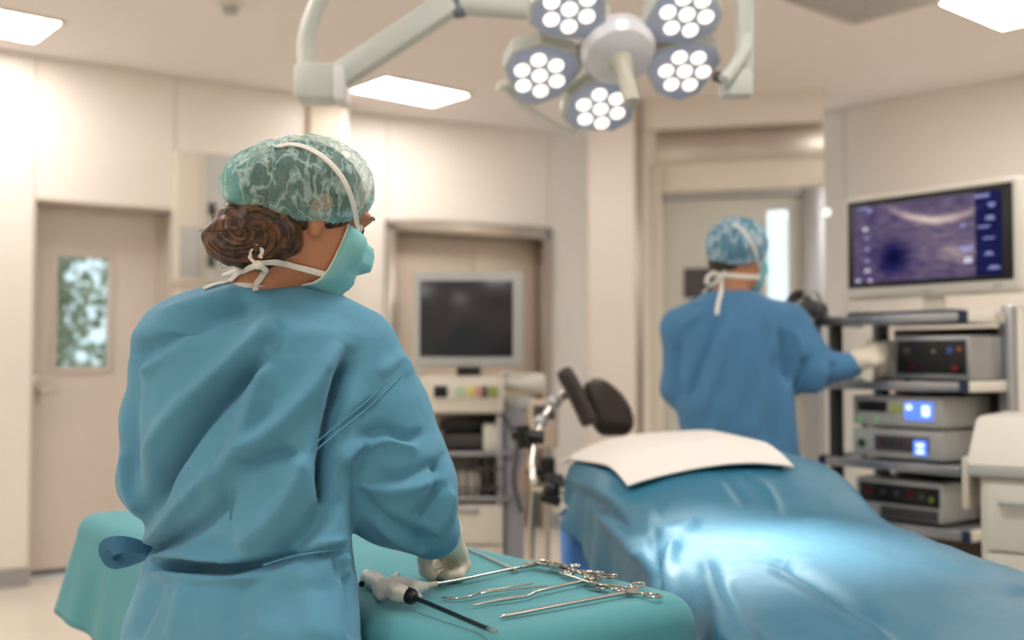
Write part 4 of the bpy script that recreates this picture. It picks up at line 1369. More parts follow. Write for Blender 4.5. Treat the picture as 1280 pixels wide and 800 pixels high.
for sy in (-1, 1):
    MB(MO).box(-OL / 2 + .1, OL / 2 - .15, sy * .225 - .006, sy * .225 + .006, .685, .715, .002).build('side_rail', M_STEEL, ot)

def otop(x, y):
    # local x: -OL/2 near .. +OL/2 far (raised back section), y: left positive
    r = np.clip((x - (OL / 2 - 1.0)) / .48, 0, 1); r = r * r * (3 - 2 * r)
    z = .895 + .124 * r
    far = np.clip((x - (OL / 2 - .18)) / .18, 0, 1)
    z -= .03 * far * far
    z -= ((.030 + .045 * r) if y > 0 else (.022 + .022 * r)) * (abs(y) / .30) ** 2.6
    return z
OFOLD = [([(706, 596), (760, 622), (800, 640), (830, 640)], 9, .014), ([(726, 610), (770, 650), (812, 664)], 8, -.016), ([(748, 640), (782, 680), (800, 700)], 7, .014),
         ([(846, 678), (836, 700), (838, 730), (850, 770)], 7, .016), ([(820, 660), (816, 690), (822, 730)], 7, -.014), ([(870, 650), (846, 664), (800, 660)], 7, .012),
         ([(960, 712), (1004, 736), (1060, 770), (1120, 806)], 5, .012), ([(980, 706), (1030, 734), (1100, 775)], 9, -.008), ([(1090, 676), (1160, 704), (1230, 724), (1290, 745)], 9, -.010),
         ([(930, 590), (960, 612), (975, 640)], 6, .006), ([(900, 596), (925, 622), (935, 640)], 6, -.006), ([(800, 650), (870, 620), (930, 600)], 12, .008),
         ([(1000, 650), (1080, 660), (1170, 690)], 10, .006), ([(900, 720), (930, 780), (960, 830)], 12, -.010), ([(880, 700), (900, 760), (910, 820)], 10, .012)]
def opost(V, N):
    V = fold_disp(V, N, OFOLD, 1.0, np.ones(len(V)))
    V = noise_disp(V, N, .004, 5, (1, 1, 1.2), 5.5)
    return noise_disp(V, N, .0012, 20, (1, 1, 1), 2.5)
od = drape('operating_table_drape', oc, ou, OL / 2 - .02, .275, .07, .045, otop, lambda x, y: .50 + .35 * np.clip((x - (OL / 2 - 1.25)) / 1.2, 0, 1) ** .75 * np.clip(y / .2 + 1.0, 0, 1), .025,
           lambda u, t: t * (.016 * math.sin(u * 2 * math.pi * 17) + .010 * math.sin(u * 2 * math.pi * 31 + 1) + .01 * math.sin(u * 2 * math.pi * 7 + 2)), 620, 46, 34, M_ODRAPE, None, opost)
tag(od, 'glossy blue surgical drape over the operating table', 'drape')

def drape_z(x, y):
    q = np.array([x, y]) - oc
    return otop(q.dot(ou), q.dot(ov))
# white sheet on the raised end: corners from the photograph, lying on the drape
def on_drape(px, py):
    r = ray(px, py); best = None
    for d in np.linspace(2.4, 3.42, 300):
        p = P(px, py, d)
        if p[2] <= drape_z(p[0], p[1]) + .012: return p
        best = p
    return best
c1_ = on_drape(697, 551); c2_ = on_drape(785, 611); c3_ = on_drape(992, 585)
n1, n2 = 44, 30
c4_ = c1_ + (c3_ - c2_); c4_[1] = min(c4_[1], 3.42)
V = []
for i in range(n1):
    for j in range(n2):
        s, t = i / (n1 - 1), j / (n2 - 1)
        p = (c1_ * (1 - s) + c4_ * s) * (1 - t) + (c2_ * (1 - s) + c3_ * s) * t
        q = np.array([p[0], p[1]]) - oc; lxx = np.clip(q.dot(ou), -OL / 2, OL / 2 - .02); lyy = q.dot(ov)
        z = otop(lxx, np.clip(lyy, -.31, .31)) + .014 + .004 * math.sin(s * 7 + t * 3)
        V.append((p[0], p[1], z))
Q = [(i * n2 + j, i * n2 + j + 1, (i + 1) * n2 + j + 1, (i + 1) * n2 + j) for i in range(n1 - 1) for j in range(n2 - 1)]
ws = from_data('white_sheet', V, Q, M_SHEET, None, True, None)
md = ws.modifiers.new('thickness', 'SOLIDIFY'); md.thickness = .006; md.offset = 1
md = ws.modifiers.new('round', 'BEVEL'); md.width = .002; md.segments = 2
tag(ws, 'flat white absorbent pad on the raised end of the blue drape', 'pad')

# leg support clamped to the far end of the table
pd = 3.62
MP = axes(P(762, 509, pd), (1, 0, 0), (0, 0, 1), (0, -1, 0))
po = P(762, 505, pd); pp = [P(x, y, pd) - po for x, y in ((728, 476), (742, 467), (756, 470), (776, 486), (789, 506), (793, 528), (784, 541), (748, 541), (736, 520))]
MB(MP).prism([(q[0], q[2]) for q in pp], -.045, .045, .022).build('leg_pad', M_LEATHER, ot)
bo = MB(); bo.tube(smooth_line([P(703, 461, pd - .07), P(708, 470, pd - .07), P(720, 492, pd - .07), P(734, 520, pd - .07), P(739, 530, pd - .07)], 4), [.014, .022, .026, .028, .029, .029, .029, .029, .030, .030, .031, .031, .032, .032, .032, .030, .022], 16)
bo.build('pad_bolster', M_LEATHER, ot)
arm = [P(712, 490, pd - .02), P(692, 503, pd - .03), P(676, 527, pd - .06), P(668, 545, pd - .1)]
ar = MB().tube(arm[:2], .016, 12).tube(arm[1:3], .013, 12).tube(arm[2:], .013, 12).build('leg_support_arm', M_CHROME, ot)
b = MB(); b.ball(arm[1], .026, 14); b.ball(arm[2], .024, 14); b.build('arm_joint', M_ALU, ar)
b = MB(); e1 = P(640, 541, pd - .12); e2 = P(680, 548, pd - .12)
b.tube([e1, e2], .022, 12); b.tube([P(652, 532, pd - .12), P(656, 560, pd - .12)], .026, 12); b.build('arm_clamp', M_BLACK, ar)
rod = [arm[-1], P(664, 580, pd - .14), P(668, 612, pd - .2), P(694, 612, pd - .3), P(735, 618, pd - .4)]
MB().tube(rod, .012, 12).build('support_rod', M_CHROME, ot)
b = MB(); b.tube([P(682, 596, pd - .26), P(700, 604, pd - .28), P(742, 640, pd - .42)], .017, 10); b.build('rail_bar', M_BLACK, ot)
b = MB(); b.ball(P(690, 612, pd - .30), .03, 14); b.tube([P(676, 620, pd - .3), P(700, 628, pd - .3)], .016, 10); b.build('clamp_knob', M_BLACK, ot)
b = MB(); b.tube([P(668, 612, pd - .2), P(664, 660, pd - .2), P(664, 700, pd - .2)], .011, 10); b.build('support_post', M_CHROME, ot)

# blue bag hanging from the table rail
bgc = P(732, 676, 3.12)
per = round_rect(.075, .055, .04, 64)
V = []; rr = 14
for i in range(rr + 1):
    t = i / rr
    for k, (p, nn) in enumerate(per):
        s = 1.0 - .18 * t + .05 * math.sin(k * .6 + t * 3) * t
        V.append((bgc[0] + p[0] * s, bgc[1] + p[1] * s, bgc[2] + .075 - t * .34 + .012 * math.sin(k * .55) * (1 - t)))
Q = [(i * 64 + k, i * 64 + (k + 1) % 64, (i + 1) * 64 + (k + 1) % 64, (i + 1) * 64 + k) for i in range(rr) for k in range(64)]
Q.append(tuple(rr * 64 + k for k in range(64)))
bb = thing('waste_bag', (bgc[0], bgc[1], bgc[2] - .26), 'bright blue plastic bag hanging beside the far end of the blue drape', 'bag')
from_data('bag', V, Q, M_BLUEBAG, bb, True, None)
MB().tube([(bgc[0] + p[0] * 1.02, bgc[1] + p[1] * 1.02, bgc[2] + .07) for p, nn in per], .004, 8, closed=True).build('bag_ring', M_STEEL, bb)
MB().tube([(bgc[0] + .07, bgc[1] - .0, bgc[2] + .07), (bgc[0] + .12, bgc[1] + .01, bgc[2] + .085), (oc[0] + ov[0] * .24 + ou[0] * .92, bgc[1] + .03, .70)], .004, 8).build('bag_hook', M_STEEL, bb)

# ================================================================== surgical lamp
LD = 3.0
LC = P(772, 62, LD)
target = np.array([.47, 2.12, .90])
ln_ = target - LC; ln_ /= np.linalg.norm(ln_)
e1 = np.cross(ln_, np.array([0, 0, 1.0])); e1 /= np.linalg.norm(e1)
if e1[0] < 0: e1 = -e1
e2 = np.cross(ln_, e1)
if e2[2] < 0: e2 = -e2
lamp = thing('surgical_lamp', LC, 'large surgical lamp with five glowing petals on a grey ceiling arm', 'lamp')
spots = [(678, 92), (752, 130), (850, 86), (852, 20), (716, 14)]
for k, (sx, sy) in enumerate(spots):
    c = onplane(sx, sy, LC, ln_)
    rad = c - LC; rad -= ln_ * rad.dot(ln_); R0 = np.linalg.norm(rad); rad /= R0
    tan = np.cross(ln_, rad)
    c = LC + rad * min(max(R0, .19), .215)
    M = axes(c, rad, tan, ln_)
    poly = [(-.104, -.034), (-.02, -.104), (.062, -.108), (.104, -.062), (.104, .062), (.062, .108), (-.02, .104), (-.104, .034)]
    hs = MB(M); hs.prism(poly, -.055, .0, .005)
    hs = hs.build('lamp_petal', M_LAMP, lamp)
    MB(M).prism([(x * .92, y * .92) for x, y in poly], -.004, .004, .002).build('petal_lens', M_LAMPF, hs)
    pos = [(0.015, 0.0)] + [(.015 + .056 * math.cos(a + .3), .056 * math.sin(a + .3)) for a in [i * math.pi / 3 for i in range(6)]]
    for (x, y) in pos:
        MB(M).lathe((x, y, .003), (0, 0, 1), [(0, .0225), (.004, .0225), (.007, .018)], 18).build('led', M_LED, hs)
    MB(M).box(-.14, -.09, -.02, .02, -.045, -.01, .006).build('petal_bracket', M_LAMP, hs)
hub = MB(); hub.lathe(LC - ln_ * .05, ln_, [(0, .07), (.02, .10), (.06, .108), (.085, .095), (.10, .06), (.104, .02)], 36)
hub = hub.build('lamp_hub', mat('lamp hub white', (214, 214, 220), .25, coat=.4), lamp)
hnd = MB(); hnd.lathe(LC + ln_ * .05, ln_, [(0, .034), (.015, .036), (.03, .024), (.16, .0215), (.175, .018), (.178, .006)], 24)
hnd.build('lamp_handle', mat('sterile handle grey', (176, 174, 160), .4), hub)
arcp = []
for i in range(15):
    a = math.radians(208 + i * 3.9)
    arcp.append(LC + (e1 * math.cos(a) + e2 * math.sin(a)) * (.345 - .02 * math.sin(i / 14 * math.pi)) - ln_ * .02)
MB().tube(smooth_line([LC + (arcp[0] - LC) * .72] + arcp + [LC + (arcp[-1] - LC) * .72], 3), .014, 10).build('grab_rail', M_WHITEP, lamp)
# yoke on the right and its post
yk = smooth_line([P(905, 100, 3.0), P(926, 70, 3.03), P(934, 34, 3.06), P(926, 0, 3.08), P(905, -35, 3.12), P(850, -60, 3.16), P(772, -66, 3.18)], 6)
MB().tube(yk, .018, 14).build('yoke', M_LAMP, lamp)
b = MB(); b.tube([P(906, 99, 3.03), P(894, 95, 3.05)], .016, 12); b.build('yoke_pivot', M_DKGREY, lamp)
pb = P(925, 104, 3.05)
MB().box(pb[0] - .055, pb[0] + .032, pb[1] - .03, pb[1] + .03, pb[2] - .04, pb[2] + .035, .008).build('joint_block', M_LAMP, lamp)
p0_ = P(931, 90, 3.06)
MB().box(p0_[0] - .022, p0_[0] + .022, p0_[1] - .025, p0_[1] + .025, p0_[2], CEIL - .02, .008).build('ceiling_post', M_LAMP, lamp)
MB().lathe((p0_[0], p0_[1], CEIL), (0, 0, -1), [(0, .11), (.03, .11), (.06, .06)], 28).build('ceiling_mount', M_WHITEP, lamp)
# spring arm on the left
AD = 3.15
blk0 = P(372, 128, AD); blk1 = P(434, 76, AD)
MB().box(blk0[0], blk1[0] - .03, AD - .06, AD + .06, blk0[2], blk1[2] - .02, .012).build('arm_block', M_LAMP, lamp)
MB().box(blk1[0] - .032, blk1[0], AD - .062, AD + .062, blk0[2] - .004, blk1[2] - .03, .006).build('block_cover', mat('cover pale', (222, 222, 220), .3), lamp)
s0 = P(424, 96, AD); s1 = P(566, 2, AD)
dd = s1 - s0; Ls = np.linalg.norm(dd); dd /= Ls; up = np.array([-dd[2], 0, dd[0]])
M = axes(s0, dd, np.array([0, 1.0, 0]), np.cross(dd, np.array([0, 1.0, 0])))
MB(M).box(-.03, Ls, -.035, .035, -.036, .036, .012).build('spring_arm', M_LAMP, lamp)
MB().tube([P(570, -6, AD), P(570, 19, AD)], .032, 16).build('elbow_joint', mat('joint dark blue grey', (92, 100, 116), .4), lamp)
MB().tube([P(572, 6, AD), P(630, 10, AD), P(700, 15, 3.10), P(760, 20, 3.06)], .030, 16).build('lamp_arm', M_LAMP, lamp)
hose = smooth_line([P(384, 84, AD), P(383, 50, AD), P(390, 22, AD), P(404, -8, AD), P(425, -45, AD + .05), P(440, -100, AD + .1)], 6)
MB().tube(hose, [.026] * len(hose), 14).build('curved_arm', M_LAMP, lamp)
cm_ = P(440, -100, AD + .1)
MB().cyl(cm_ - np.array([0, 0, .02]), (cm_[0], cm_[1], CEIL), .05, None, 24).build('ceiling_column', M_WHITEP, lamp)
sl = bpy.data.lights.new('surgical_beam', 'SPOT'); sl.energy = LAMP_WATTS; sl.spot_size = math.radians(16); sl.spot_blend = .75; sl.shadow_soft_size = .22; sl.color = (1, .96, .9)
so = bpy.data.objects.new('surgical_beam', sl); COL.objects.link(so)
so.parent = lamp
so.location = tuple(ln_ * .06)
so.rotation_euler = Vector(ln_).to_track_quat('-Z', 'Y').to_euler()

# ================================================================== endoscopy rack on the right
RX = np.array([.62, -.785]); RX = RX / np.linalg.norm(RX); RY = np.array([-RX[1], RX[0]])
FR = P(1205, 400, 3.60)[:2]; RW = .56; RDp = .46
RO = FR - RX * RW
MR = frame((RO[0], RO[1], 0), (RX[0], RX[1], 0))
RWALL = Wall(RO, FR)
def ru(px, py=450, t=0.0): return RWALL.uz(px, py, t)
rk = thing('equipment_rack', (RO[0] + RX[0] * RW / 2 + RY[0] * .2, RO[1] + RX[1] * RW / 2 + RY[1] * .2, 0), 'grey wheeled equipment rack with four shelves at the right wall', 'rack')
shelf_z = [ru(1120, 393)[1], ru(1205, 478)[1], ru(1120, 577)[1], ru(1200, 664)[1]]
for i, z in enumerate(shelf_z):
    s = MB(MR).box(.03, RW - .03, .0, RDp, z - .028, z - .004, .004).build('shelf', M_ALU, rk)
    MB(MR).box(0, RW, -.012, .004, z - .032, z, .004).build('shelf_edge', M_ALU, s)
    MB(MR).box(RW - .004, RW + .014, .0, .26, z - .034, z + .004, .004).build('side_rail', M_WHITEP, s)
    MB(MR).box(-.014, .004, .0, .26, z - .034, z + .004, .004).build('side_rail', M_ALU, s)
    for x in (0, RW):
        MB(MR).lathe((x, -.006, z - .034), (0, 0, 1), [(0, .016), (.034, .016), (.038, .012)], 14).build('corner_cap', M_NAVY, s)
for (x, y, w, m) in ((-.012, .05, .05, M_DKGREY), (-.012, .34, .07, M_DKGREY), (RW - .02, .26, .035, M_GREYP), (RW + .016, .30, .16, M_WHITEP)):
    if m is M_WHITEP:
        MB(MR).box(RW - .005, RW + .035, .25, .42, .10, shelf_z[0] + .03, .008).build('post', M_ALU, rk)
        MB(MR).box(RW + .034, RW + .042, .28, .33, .12, shelf_z[0] + .025, .003).build('post_cover', M_WHITEP, rk)
    else:
        MB(MR).box(x, x + .035, y, y + w, .10, shelf_z[0] + .0, .006).build('post', m, rk)
MB(MR).box(.02, RW - .02, RDp - .02, RDp - .008, .14, shelf_z[0] - .04, .003).build('back_panel', mat('rack back brown grey', (120, 104, 96), .5), rk)
MB(MR).box(-.02, RW + .04, -.02, RDp, .08, .13, .012).build('base', M_DKGREY, rk)
for x in (.03, RW - .01):
    for y in (.03, RDp - .05):
        MB(MR).lathe((x - .014, y, .04), (1, 0, 0), [(0, .036), (.004, .04), (.026, .04), (.03, .036)], 18).build('caster', M_BLACK, rk)

def device(name, px0, px1, py0, py1, dep, label, cat, shelf, setback=.03, body=M_GREYP):
    u0 = ru(px0, py1, setback)[0]; u1 = ru(px1, py1, setback)[0]
    z0 = shelf; h = ru(px1, py0, setback)[1] - shelf
    c = RO + RX * (u0 + u1) / 2 + RY * (setback + dep / 2)
    t = thing(name, (c[0], c[1], z0), label, cat)
    MB(MR).box(u0, u1, setback, setback + dep, z0 + .008, z0 + h, .006).build('housing', body, t)
    for x in (u0 + .03, u1 - .03):
        for y in (setback + .03, setback + dep - .03):
            MB(MR).cyl((x, y, z0), (x, y, z0 + .009), .012, None, 12).build('foot', M_BLACK, t)
    return t, u0, u1, z0, h, setback
def dots(t, u0, z0, y, items):
    for (x, z, r, m) in items:
        MB(MR).lathe((u0 + x, y + .001, z0 + z), (0, -1, 0), [(0, r), (.006, r), (.008, r * .8)], 14).build('button', m, t)
EPS = .0005
zB = ru(1213, 466)[1]
t, u0, u1, z0, h, sb = device('light_source', 1118, 1213, 419, 466, .22, 'silver device with a wide black front panel beside the gloved hand', 'medical device', shelf_z[1], body=M_ALU)
w = u1 - u0
MB(MR).box(u0 + .012, u1 - .012, sb - .006, sb + .002, z0 + .026, z0 + h - .014, .003).build('front_panel', M_BLACK, t)
dots(t, u0, z0, sb - .006, [(w * .2, h * .68, .012, M_DKGREY), (w * .76, h * .68, .011, mat('blue button', (70, 100, 180), .3)), (w * .88, h * .70, .008, mat('amber button', (170, 90, 40), .3)),
                            (w * .82, h * .30, .010, mat('red button', (150, 30, 40), .3)), (w * .25, h * .32, .007, M_REDLED), (w * .35, h * .34, .005, M_REDLED), (w * .55, h * .66, .005, M_GREYP)])
# device lying left, behind the hand: pale box
t, u0, u1, z0, h, sb = device('pump_unit', 1092, 1117, 425, 466, .22, 'narrow beige box between the gloved hand and the black-fronted device', 'medical device', shelf_z[1], .12, body=M_CREAM)
MB(MR).box(u0 + .01, u1 - .01, sb - .004, sb + .002, z0 + h * .55, z0 + h - .02, .003).build('front_panel', M_WHITEP, t)

t, u0, u1, z0, h, sb = device('video_processor', 1066, 1179, 540, 577, .30, 'silver processor with green knob and blue display, lower of two stacked units', 'medical device', shelf_z[2])
w = u1 - u0
MB(MR).box(u0 + w * .26, u0 + w * .86, sb - .004, sb + .002, z0 + h * .30, z0 + h * .80, .003).build('front_panel', M_DKGREY, t)
dots(t, u0, z0, sb, [(w * .11, h * .50, .016, mat('green knob', (30, 90, 40), .4)), (w * .36, h * .58, .007, M_REDLED), (w * .46, h * .58, .007, M_BLACK), (w * .56, h * .58, .007, M_REDLED)])
MB(MR).box(u0 + w * .70, u0 + w * .84, sb - .006, sb - .003, z0 + h * .24, z0 + h * .70).build('display', M_BLUELED, t, smooth=False)
for i in range(2):
    MB(MR).box(u0 + w * .73, u0 + w * .81, sb - .0075, sb - .005, z0 + h * (.28 + i * .2), z0 + h * (.40 + i * .2)).build('digit', M_WHITELED, t, smooth=False)
zt = z0 + h
t, u0, u1, z0, h, sb = device('video_processor', 1066, 1179, 497, 535, .32, 'silver processor with bright blue display, upper of two stacked units', 'medical device', zt + .002)
w = u1 - u0
MB(MR).box(u0 + w * .06, u0 + w * .40, sb - .004, sb + .002, z0 + h * .50, z0 + h * .84, .003).build('front_panel', M_BLACK, t)
MB(MR).box(u0 + w * .42, u0 + w * .58, sb - .003, sb + .002, z0 + h * .48, z0 + h * .78, .003).build('label_plate', mat('lime label', (176, 190, 120), .5), t)
MB(MR).box(u0 + w * .60, u0 + w * .90, sb - .005, sb - .001, z0 + h * .30, z0 + h * .84, .002).build('display', M_BLUELED, t, smooth=False)
MB(MR).box(u0 + w * .79, u0 + w * .87, sb - .0065, sb - .004, z0 + h * .42, z0 + h * .74).build('digit', M_WHITELED, t, smooth=False)
MB(MR).box(u0 + w * .62, u0 + w * .68, sb - .0065, sb - .004, z0 + h * .60, z0 + h * .76).build('digit', M_WHITELED, t, smooth=False)
dots(t, u0, z0, sb, [(w * .08, h * .24, .007, M_GREENLED), (w * .28, h * .24, .007, M_GREENLED), (w * .40, h * .22, .006, M_GREYP), (w * .50, h * .22, .006, M_GREYP)])
t, u0, u1, z0, h, sb = device('insufflator', 1070, 1179, 606, 660, .30, 'grey device with a black control strip on the lowest visible shelf', 'medical device', shelf_z[3])
w = u1 - u0
MB(MR).box(u0 + w * .05, u0 + w * .97, sb - .005, sb + .002, z0 + h * .42, z0 + h * .90, .003).build('front_panel', M_BLACK, t)
MB(MR).box(u0 + w * .30, u0 + w * .95, sb - .004, sb + .002, z0 + h * .10, z0 + h * .36, .003).build('lower_panel', M_DKGREY, t)
dots(t, u0, z0, sb - .005, [(w * .18, h * .68, .010, M_REDLED), (w * .34, h * .70, .010, M_DKGREY), (w * .50, h * .66, .011, M_DKGREY), (w * .66, h * .70, .010, M_REDLED), (w * .78, h * .66, .012, M_DKGREY), (w * .89, h * .62, .010, mat('lime button', (120, 140, 60), .4))])

# navy mat on the top shelf
mz = shelf_z[0]
kb = MB(MR)
kb.prism([(.10, .01), (RW - .04, .01), (RW - .05, .125), (.12, .125)], mz + .001, mz + .012, .003)
kb = kb.build('keyboard_mat', M_NAVY); tag(kb, 'flat navy mat on the top shelf below the ultrasound screen', 'mat')
b = MB(MR); b.box(.06, .12, .08, .14, mz + .001, mz + .03, .008); b = b.build('gauze_box', M_WHITEP); tag(b, 'small white box at the left end of the rack top shelf', 'box')

# ---- ultrasound monitor standing on the rack
mt0, mz1 = ru(1056, 244, .20); mt1, _ = ru(1277, 224, .20)
mzl = ru(1056, 373, .20)[1]; mzt = ru(1277, 223, .20)[1]; mzt = (mzt + mz1) / 2; mzb = (mzl + ru(1277, 369, .20)[1]) / 2
mc = RO + RX * (mt0 + mt1) / 2 + RY * .2
mon = thing('ultrasound_monitor', (mc[0], mc[1], mz), 'wide monitor in a white bezel showing a purple ultrasound image', 'monitor')
MB(MR).box(mt0, mt1, .185, .25, mzb, mzt, .022, 3).build('bezel', M_WHITEP, mon)
ev = .022
MB(MR).box(mt0 + ev, mt1 - ev * 1.1, .180, .19, mzb + .045, mzt - ev, .004).build('screen_border', M_BLACK, mon)
b = MB(MR); b.box((mt0 + mt1) / 2 - .04, (mt0 + mt1) / 2 + .04, .22, .26, mz + .004, mzb + .08, .008); b.box((mt0 + mt1) / 2 - .13, (mt0 + mt1) / 2 + .13, .14, .32, mz + .001, mz + .014, .005)
b.build('monitor_stand', M_WHITEP, mon)
# picture on the screen (procedural)
M_US = bpy.data.materials.new('ultrasound picture'); M_US.use_nodes = True
nt = M_US.node_tree; N = nt.nodes; Lk = nt.links; N.clear()
out = N.new('ShaderNodeOutputMaterial'); em = N.new('ShaderNodeEmission'); em.inputs[1].default_value = 1.0
tc = N.new('ShaderNodeTexCoord'); sp_ = N.new('ShaderNodeSeparateXYZ'); Lk.new(tc.outputs['UV'], sp_.inputs[0])
def mth(op, a, b=None, c=None):
    n = N.new('ShaderNodeMath'); n.operation = op
    for i, v in enumerate((a, b, c)):
        if v is None: continue
        if hasattr(v, 'node'): Lk.new(v, n.inputs[i])
        else: n.inputs[i].default_value = v
    return n.outputs[0]
u_, v_ = sp_.outputs[0], sp_.outputs[1]
def blob(cx, cy, rx, ry, soft=1.0):
    dx = mth('DIVIDE', mth('SUBTRACT', u_, cx), rx); dy = mth('DIVIDE', mth('SUBTRACT', v_, cy), ry)
    d2_ = mth('ADD', mth('MULTIPLY', dx, dx), mth('MULTIPLY', dy, dy))
    return mth('POWER', 2.718, mth('MULTIPLY', d2_, -soft))
nz = N.new('ShaderNodeTexNoise'); nz.inputs['Scale'].default_value = 7; nz.inputs['Detail'].default_value = 6
mpn = N.new('ShaderNodeMapping'); mpn.inputs['Scale'].default_value = (1.6, 2.6, 1); Lk.new(tc.outputs['UV'], mpn.inputs[0]); Lk.new(mpn.outputs[0], nz.inputs['Vector'])
curve = mth('ADD', .80, mth('MULTIPLY', mth('POWER', mth('SUBTRACT', u_, .62), 2.0), 1.7))
arc = mth('POWER', 2.718, mth('MULTIPLY', mth('POWER', mth('DIVIDE', mth('SUBTRACT', v_, mth('SUBTRACT', curve, .08)), .045), 2.0), -1.0))
arc = mth('MULTIPLY', arc, blob(.55, .8, .28, .4))
base_ = mth('ADD', mth('MULTIPLY', nz.outputs['Fac'], .52), mth('MULTIPLY', blob(.6, .55, .4, .5), .10))
val = mth('ADD', base_, mth('MULTIPLY', arc, .55))
val = mth('ADD', val, mth('MULTIPLY', blob(.72, .3, .12, .10), .22))
dark = mth('SUBTRACT', 1.0, mth('MULTIPLY', blob(.29, .30, .13, .24, 1.3), .95))
val = mth('MULTIPLY', val, dark)
side = mth('GREATER_THAN', u_, .835)
val = mth('MULTIPLY', val, mth('SUBTRACT', 1.0, mth('MULTIPLY', side, .72)))
rp = N.new('ShaderNodeValToRGB'); cr = rp.color_ramp
cr.elements[0].position = 0.0; cr.elements[0].color = lin((10, 14, 44))
cr.elements[1].position = 1.0; cr.elements[1].color = lin((236, 214, 206))
for p_, cc in ((.12, (36, 36, 84)), (.24, (82, 70, 104)), (.38, (112, 98, 120)), (.6, (168, 148, 152))):
    e_ = cr.elements.new(p_); e_.color = lin(cc)
Lk.new(val, rp.inputs[0]); Lk.new(rp.outputs[0], em.inputs[0]); Lk.new(em.outputs[0], out.inputs[0])
x0, x1 = mt0 + ev + .030, mt1 - ev * 1.1 - .036; zb, zt_ = mzb + .045 + .018, mzt - ev - .022
quad = [MR @ Vector((x0, .1788, zb)), MR @ Vector((x1, .1788, zb)), MR @ Vector((x1, .1788, zt_)), MR @ Vector((x0, .1788, zt_))]
scr = from_data('screen', quad, [(0, 1, 2, 3)], M_US, mon, False)
uv = scr.data.uv_layers.new(name='UVMap')
for i, c in enumerate(((0, 0), (1, 0), (1, 1), (0, 1))): uv.data[i].uv = c
M_READ = emat('screen readout', (.42, .45, .85), .9)
M_READ2 = emat('screen readout bright', (.8, .8, .95), 1.1)
rg = np.random.RandomState(11)
rd = MB(MR); rd2 = MB(MR); W_ = x1 - x0; H_ = zt_ - zb
for (cx, cy, cw, chh, b_) in ((.12, .93, .05, .025, rd), (.09, .70, .05, .02, rd2), (.10, .58, .05, .012, rd), (.10, .44, .04, .02, rd), (.10, .29, .035, .02, rd), (.10, .16, .06, .02, rd2), (.03, .03, .04, .02, rd2), (.12, .03, .03, .02, rd2),
                               (.94, .83, .06, .025, rd), (.93, .68, .07, .025, rd), (.89, .58, .09, .012, rd), (.92, .44, .08, .01, rd), (.92, .26, .06, .02, rd), (.95, .09, .09, .02, rd), (.76, .62, .05, .02, rd), (.78, .34, .10, .03, rd), (.79, .20, .06, .035, rd2), (.88, .95, .14, .02, rd), (.08, .97, .12, .012, rd)):
    for k in range(3):
        ww = cw * rg.uniform(.5, 1) ; yy = cy + (k - 1) * chh * .7
        b_.box(x0 + W_ * (cx - ww / 2), x0 + W_ * (cx + ww / 2), .1776, .1786, zb + H_ * (yy - chh * .22), zb + H_ * (yy + chh * .22))
for b_, m_ in ((rd, M_READ), (rd2, M_READ2)):
    o_ = b_.build('readout', m_, scr, smooth=False); o_['kind'] = 'stuff'
MB(MR).box(mt1 - .10, mt1 - .065, .182, .187, mzb + .02, mzb + .032, .002).build('power_button', M_GREYP, mon)
MB(MR).box((mt0 + mt1) / 2 - .02, (mt0 + mt1) / 2 + .02, .183, .187, mzb + .018, mzb + .026, .001).build('bezel_mark', M_GREYP, mon)

# ---- dark cable coil and camera head hanging on the rack's left side
ch = thing('cable_coil', P(1002, 400, 3.98), 'black coiled cable with camera head between the second person and the rack', 'cable')
b = MB(); cc = P(1004, 398, 4.0)
for k in range(5):
    pts = [cc + np.array([math.cos(a) * (.045 + .006 * k), .008 * k + .02 * math.sin(a), math.sin(a) * (.11 + .006 * k) - .03]) for a in [i * 2 * math.pi / 28 for i in range(28)]]
    b.tube(pts, .006, 8, closed=True)
b.build('cable', M_BLACK, ch)
b = MB(); b.lathe(P(1004, 386, 3.97), (0.5, -.8, -.1), [(0, .03), (.05, .034), (.09, .03), (.1, .02)], 20); b.build('camera_head', M_DKGREY, ch)
hk = MB(); q = MR @ Vector((-.012, .08, shelf_z[0] - .03)); hk.tube([cc + np.array([0, 0, .085]), cc + np.array([.05, 0, .10]), np.array(q)], .006, 8); hk.build('hook', M_ALU, ch)

# ================================================================== white trolley at the right edge
TD = 3.05
X2 = np.array([.80, -.60]); Y2 = np.array([.60, .80])
to = P(1224, 560, TD)[:2]
MW = frame((to[0], to[1], 0), (X2[0], X2[1], 0))
def tz(py): return P(1224, py, TD)[2]
tr = thing('supply_trolley', (to[0] + .25, to[1] + .1, 0), 'white supply trolley with sloped cover and drawers at the right edge', 'trolley')
zt_ = tz(582)
MB(MW).box(0, .55, 0, .42, .13, zt_ - .03, .01).build('cabinet', M_CREAM, tr)
MB(MW).box(-.03, .58, -.02, .45, zt_ - .03, zt_, .008).build('worktop', M_GREYP, tr)
dz = (zt_ - .03 - .16) / 4
for i in range(4):
    d = MB(MW).box(.02, .53, -.016, .004, .15 + dz * i, .15 + dz * (i + 1) - .008, .005).build('drawer', M_WHITEP, tr)
    zz = .15 + dz * (i + 1) - .055
    MB(MW).tube([(.06, -.014, zz), (.06, -.036, zz), (.20, -.036, zz), (.20, -.014, zz)], .008, 8).build('drawer_handle', M_GREYP, d)
cv_ = MB(MW @ Matrix(((1, 0, 0, -.035), (0, 0, 1, 0), (0, 1, 0, 0), (0, 0, 0, 1))))
prof = [(-.02, zt_), (.45, zt_), (.45, tz(522)), (.14, tz(522)), (.10, tz(526))]
sx = MB()
A = [MW @ Vector((-.035, y, z)) for y, z in prof]; Bv = [MW @ Vector((.60, y, z)) for y, z in prof]
va = [sx.bm.verts.new(v) for v in A]; vb = [sx.bm.verts.new(v) for v in Bv]
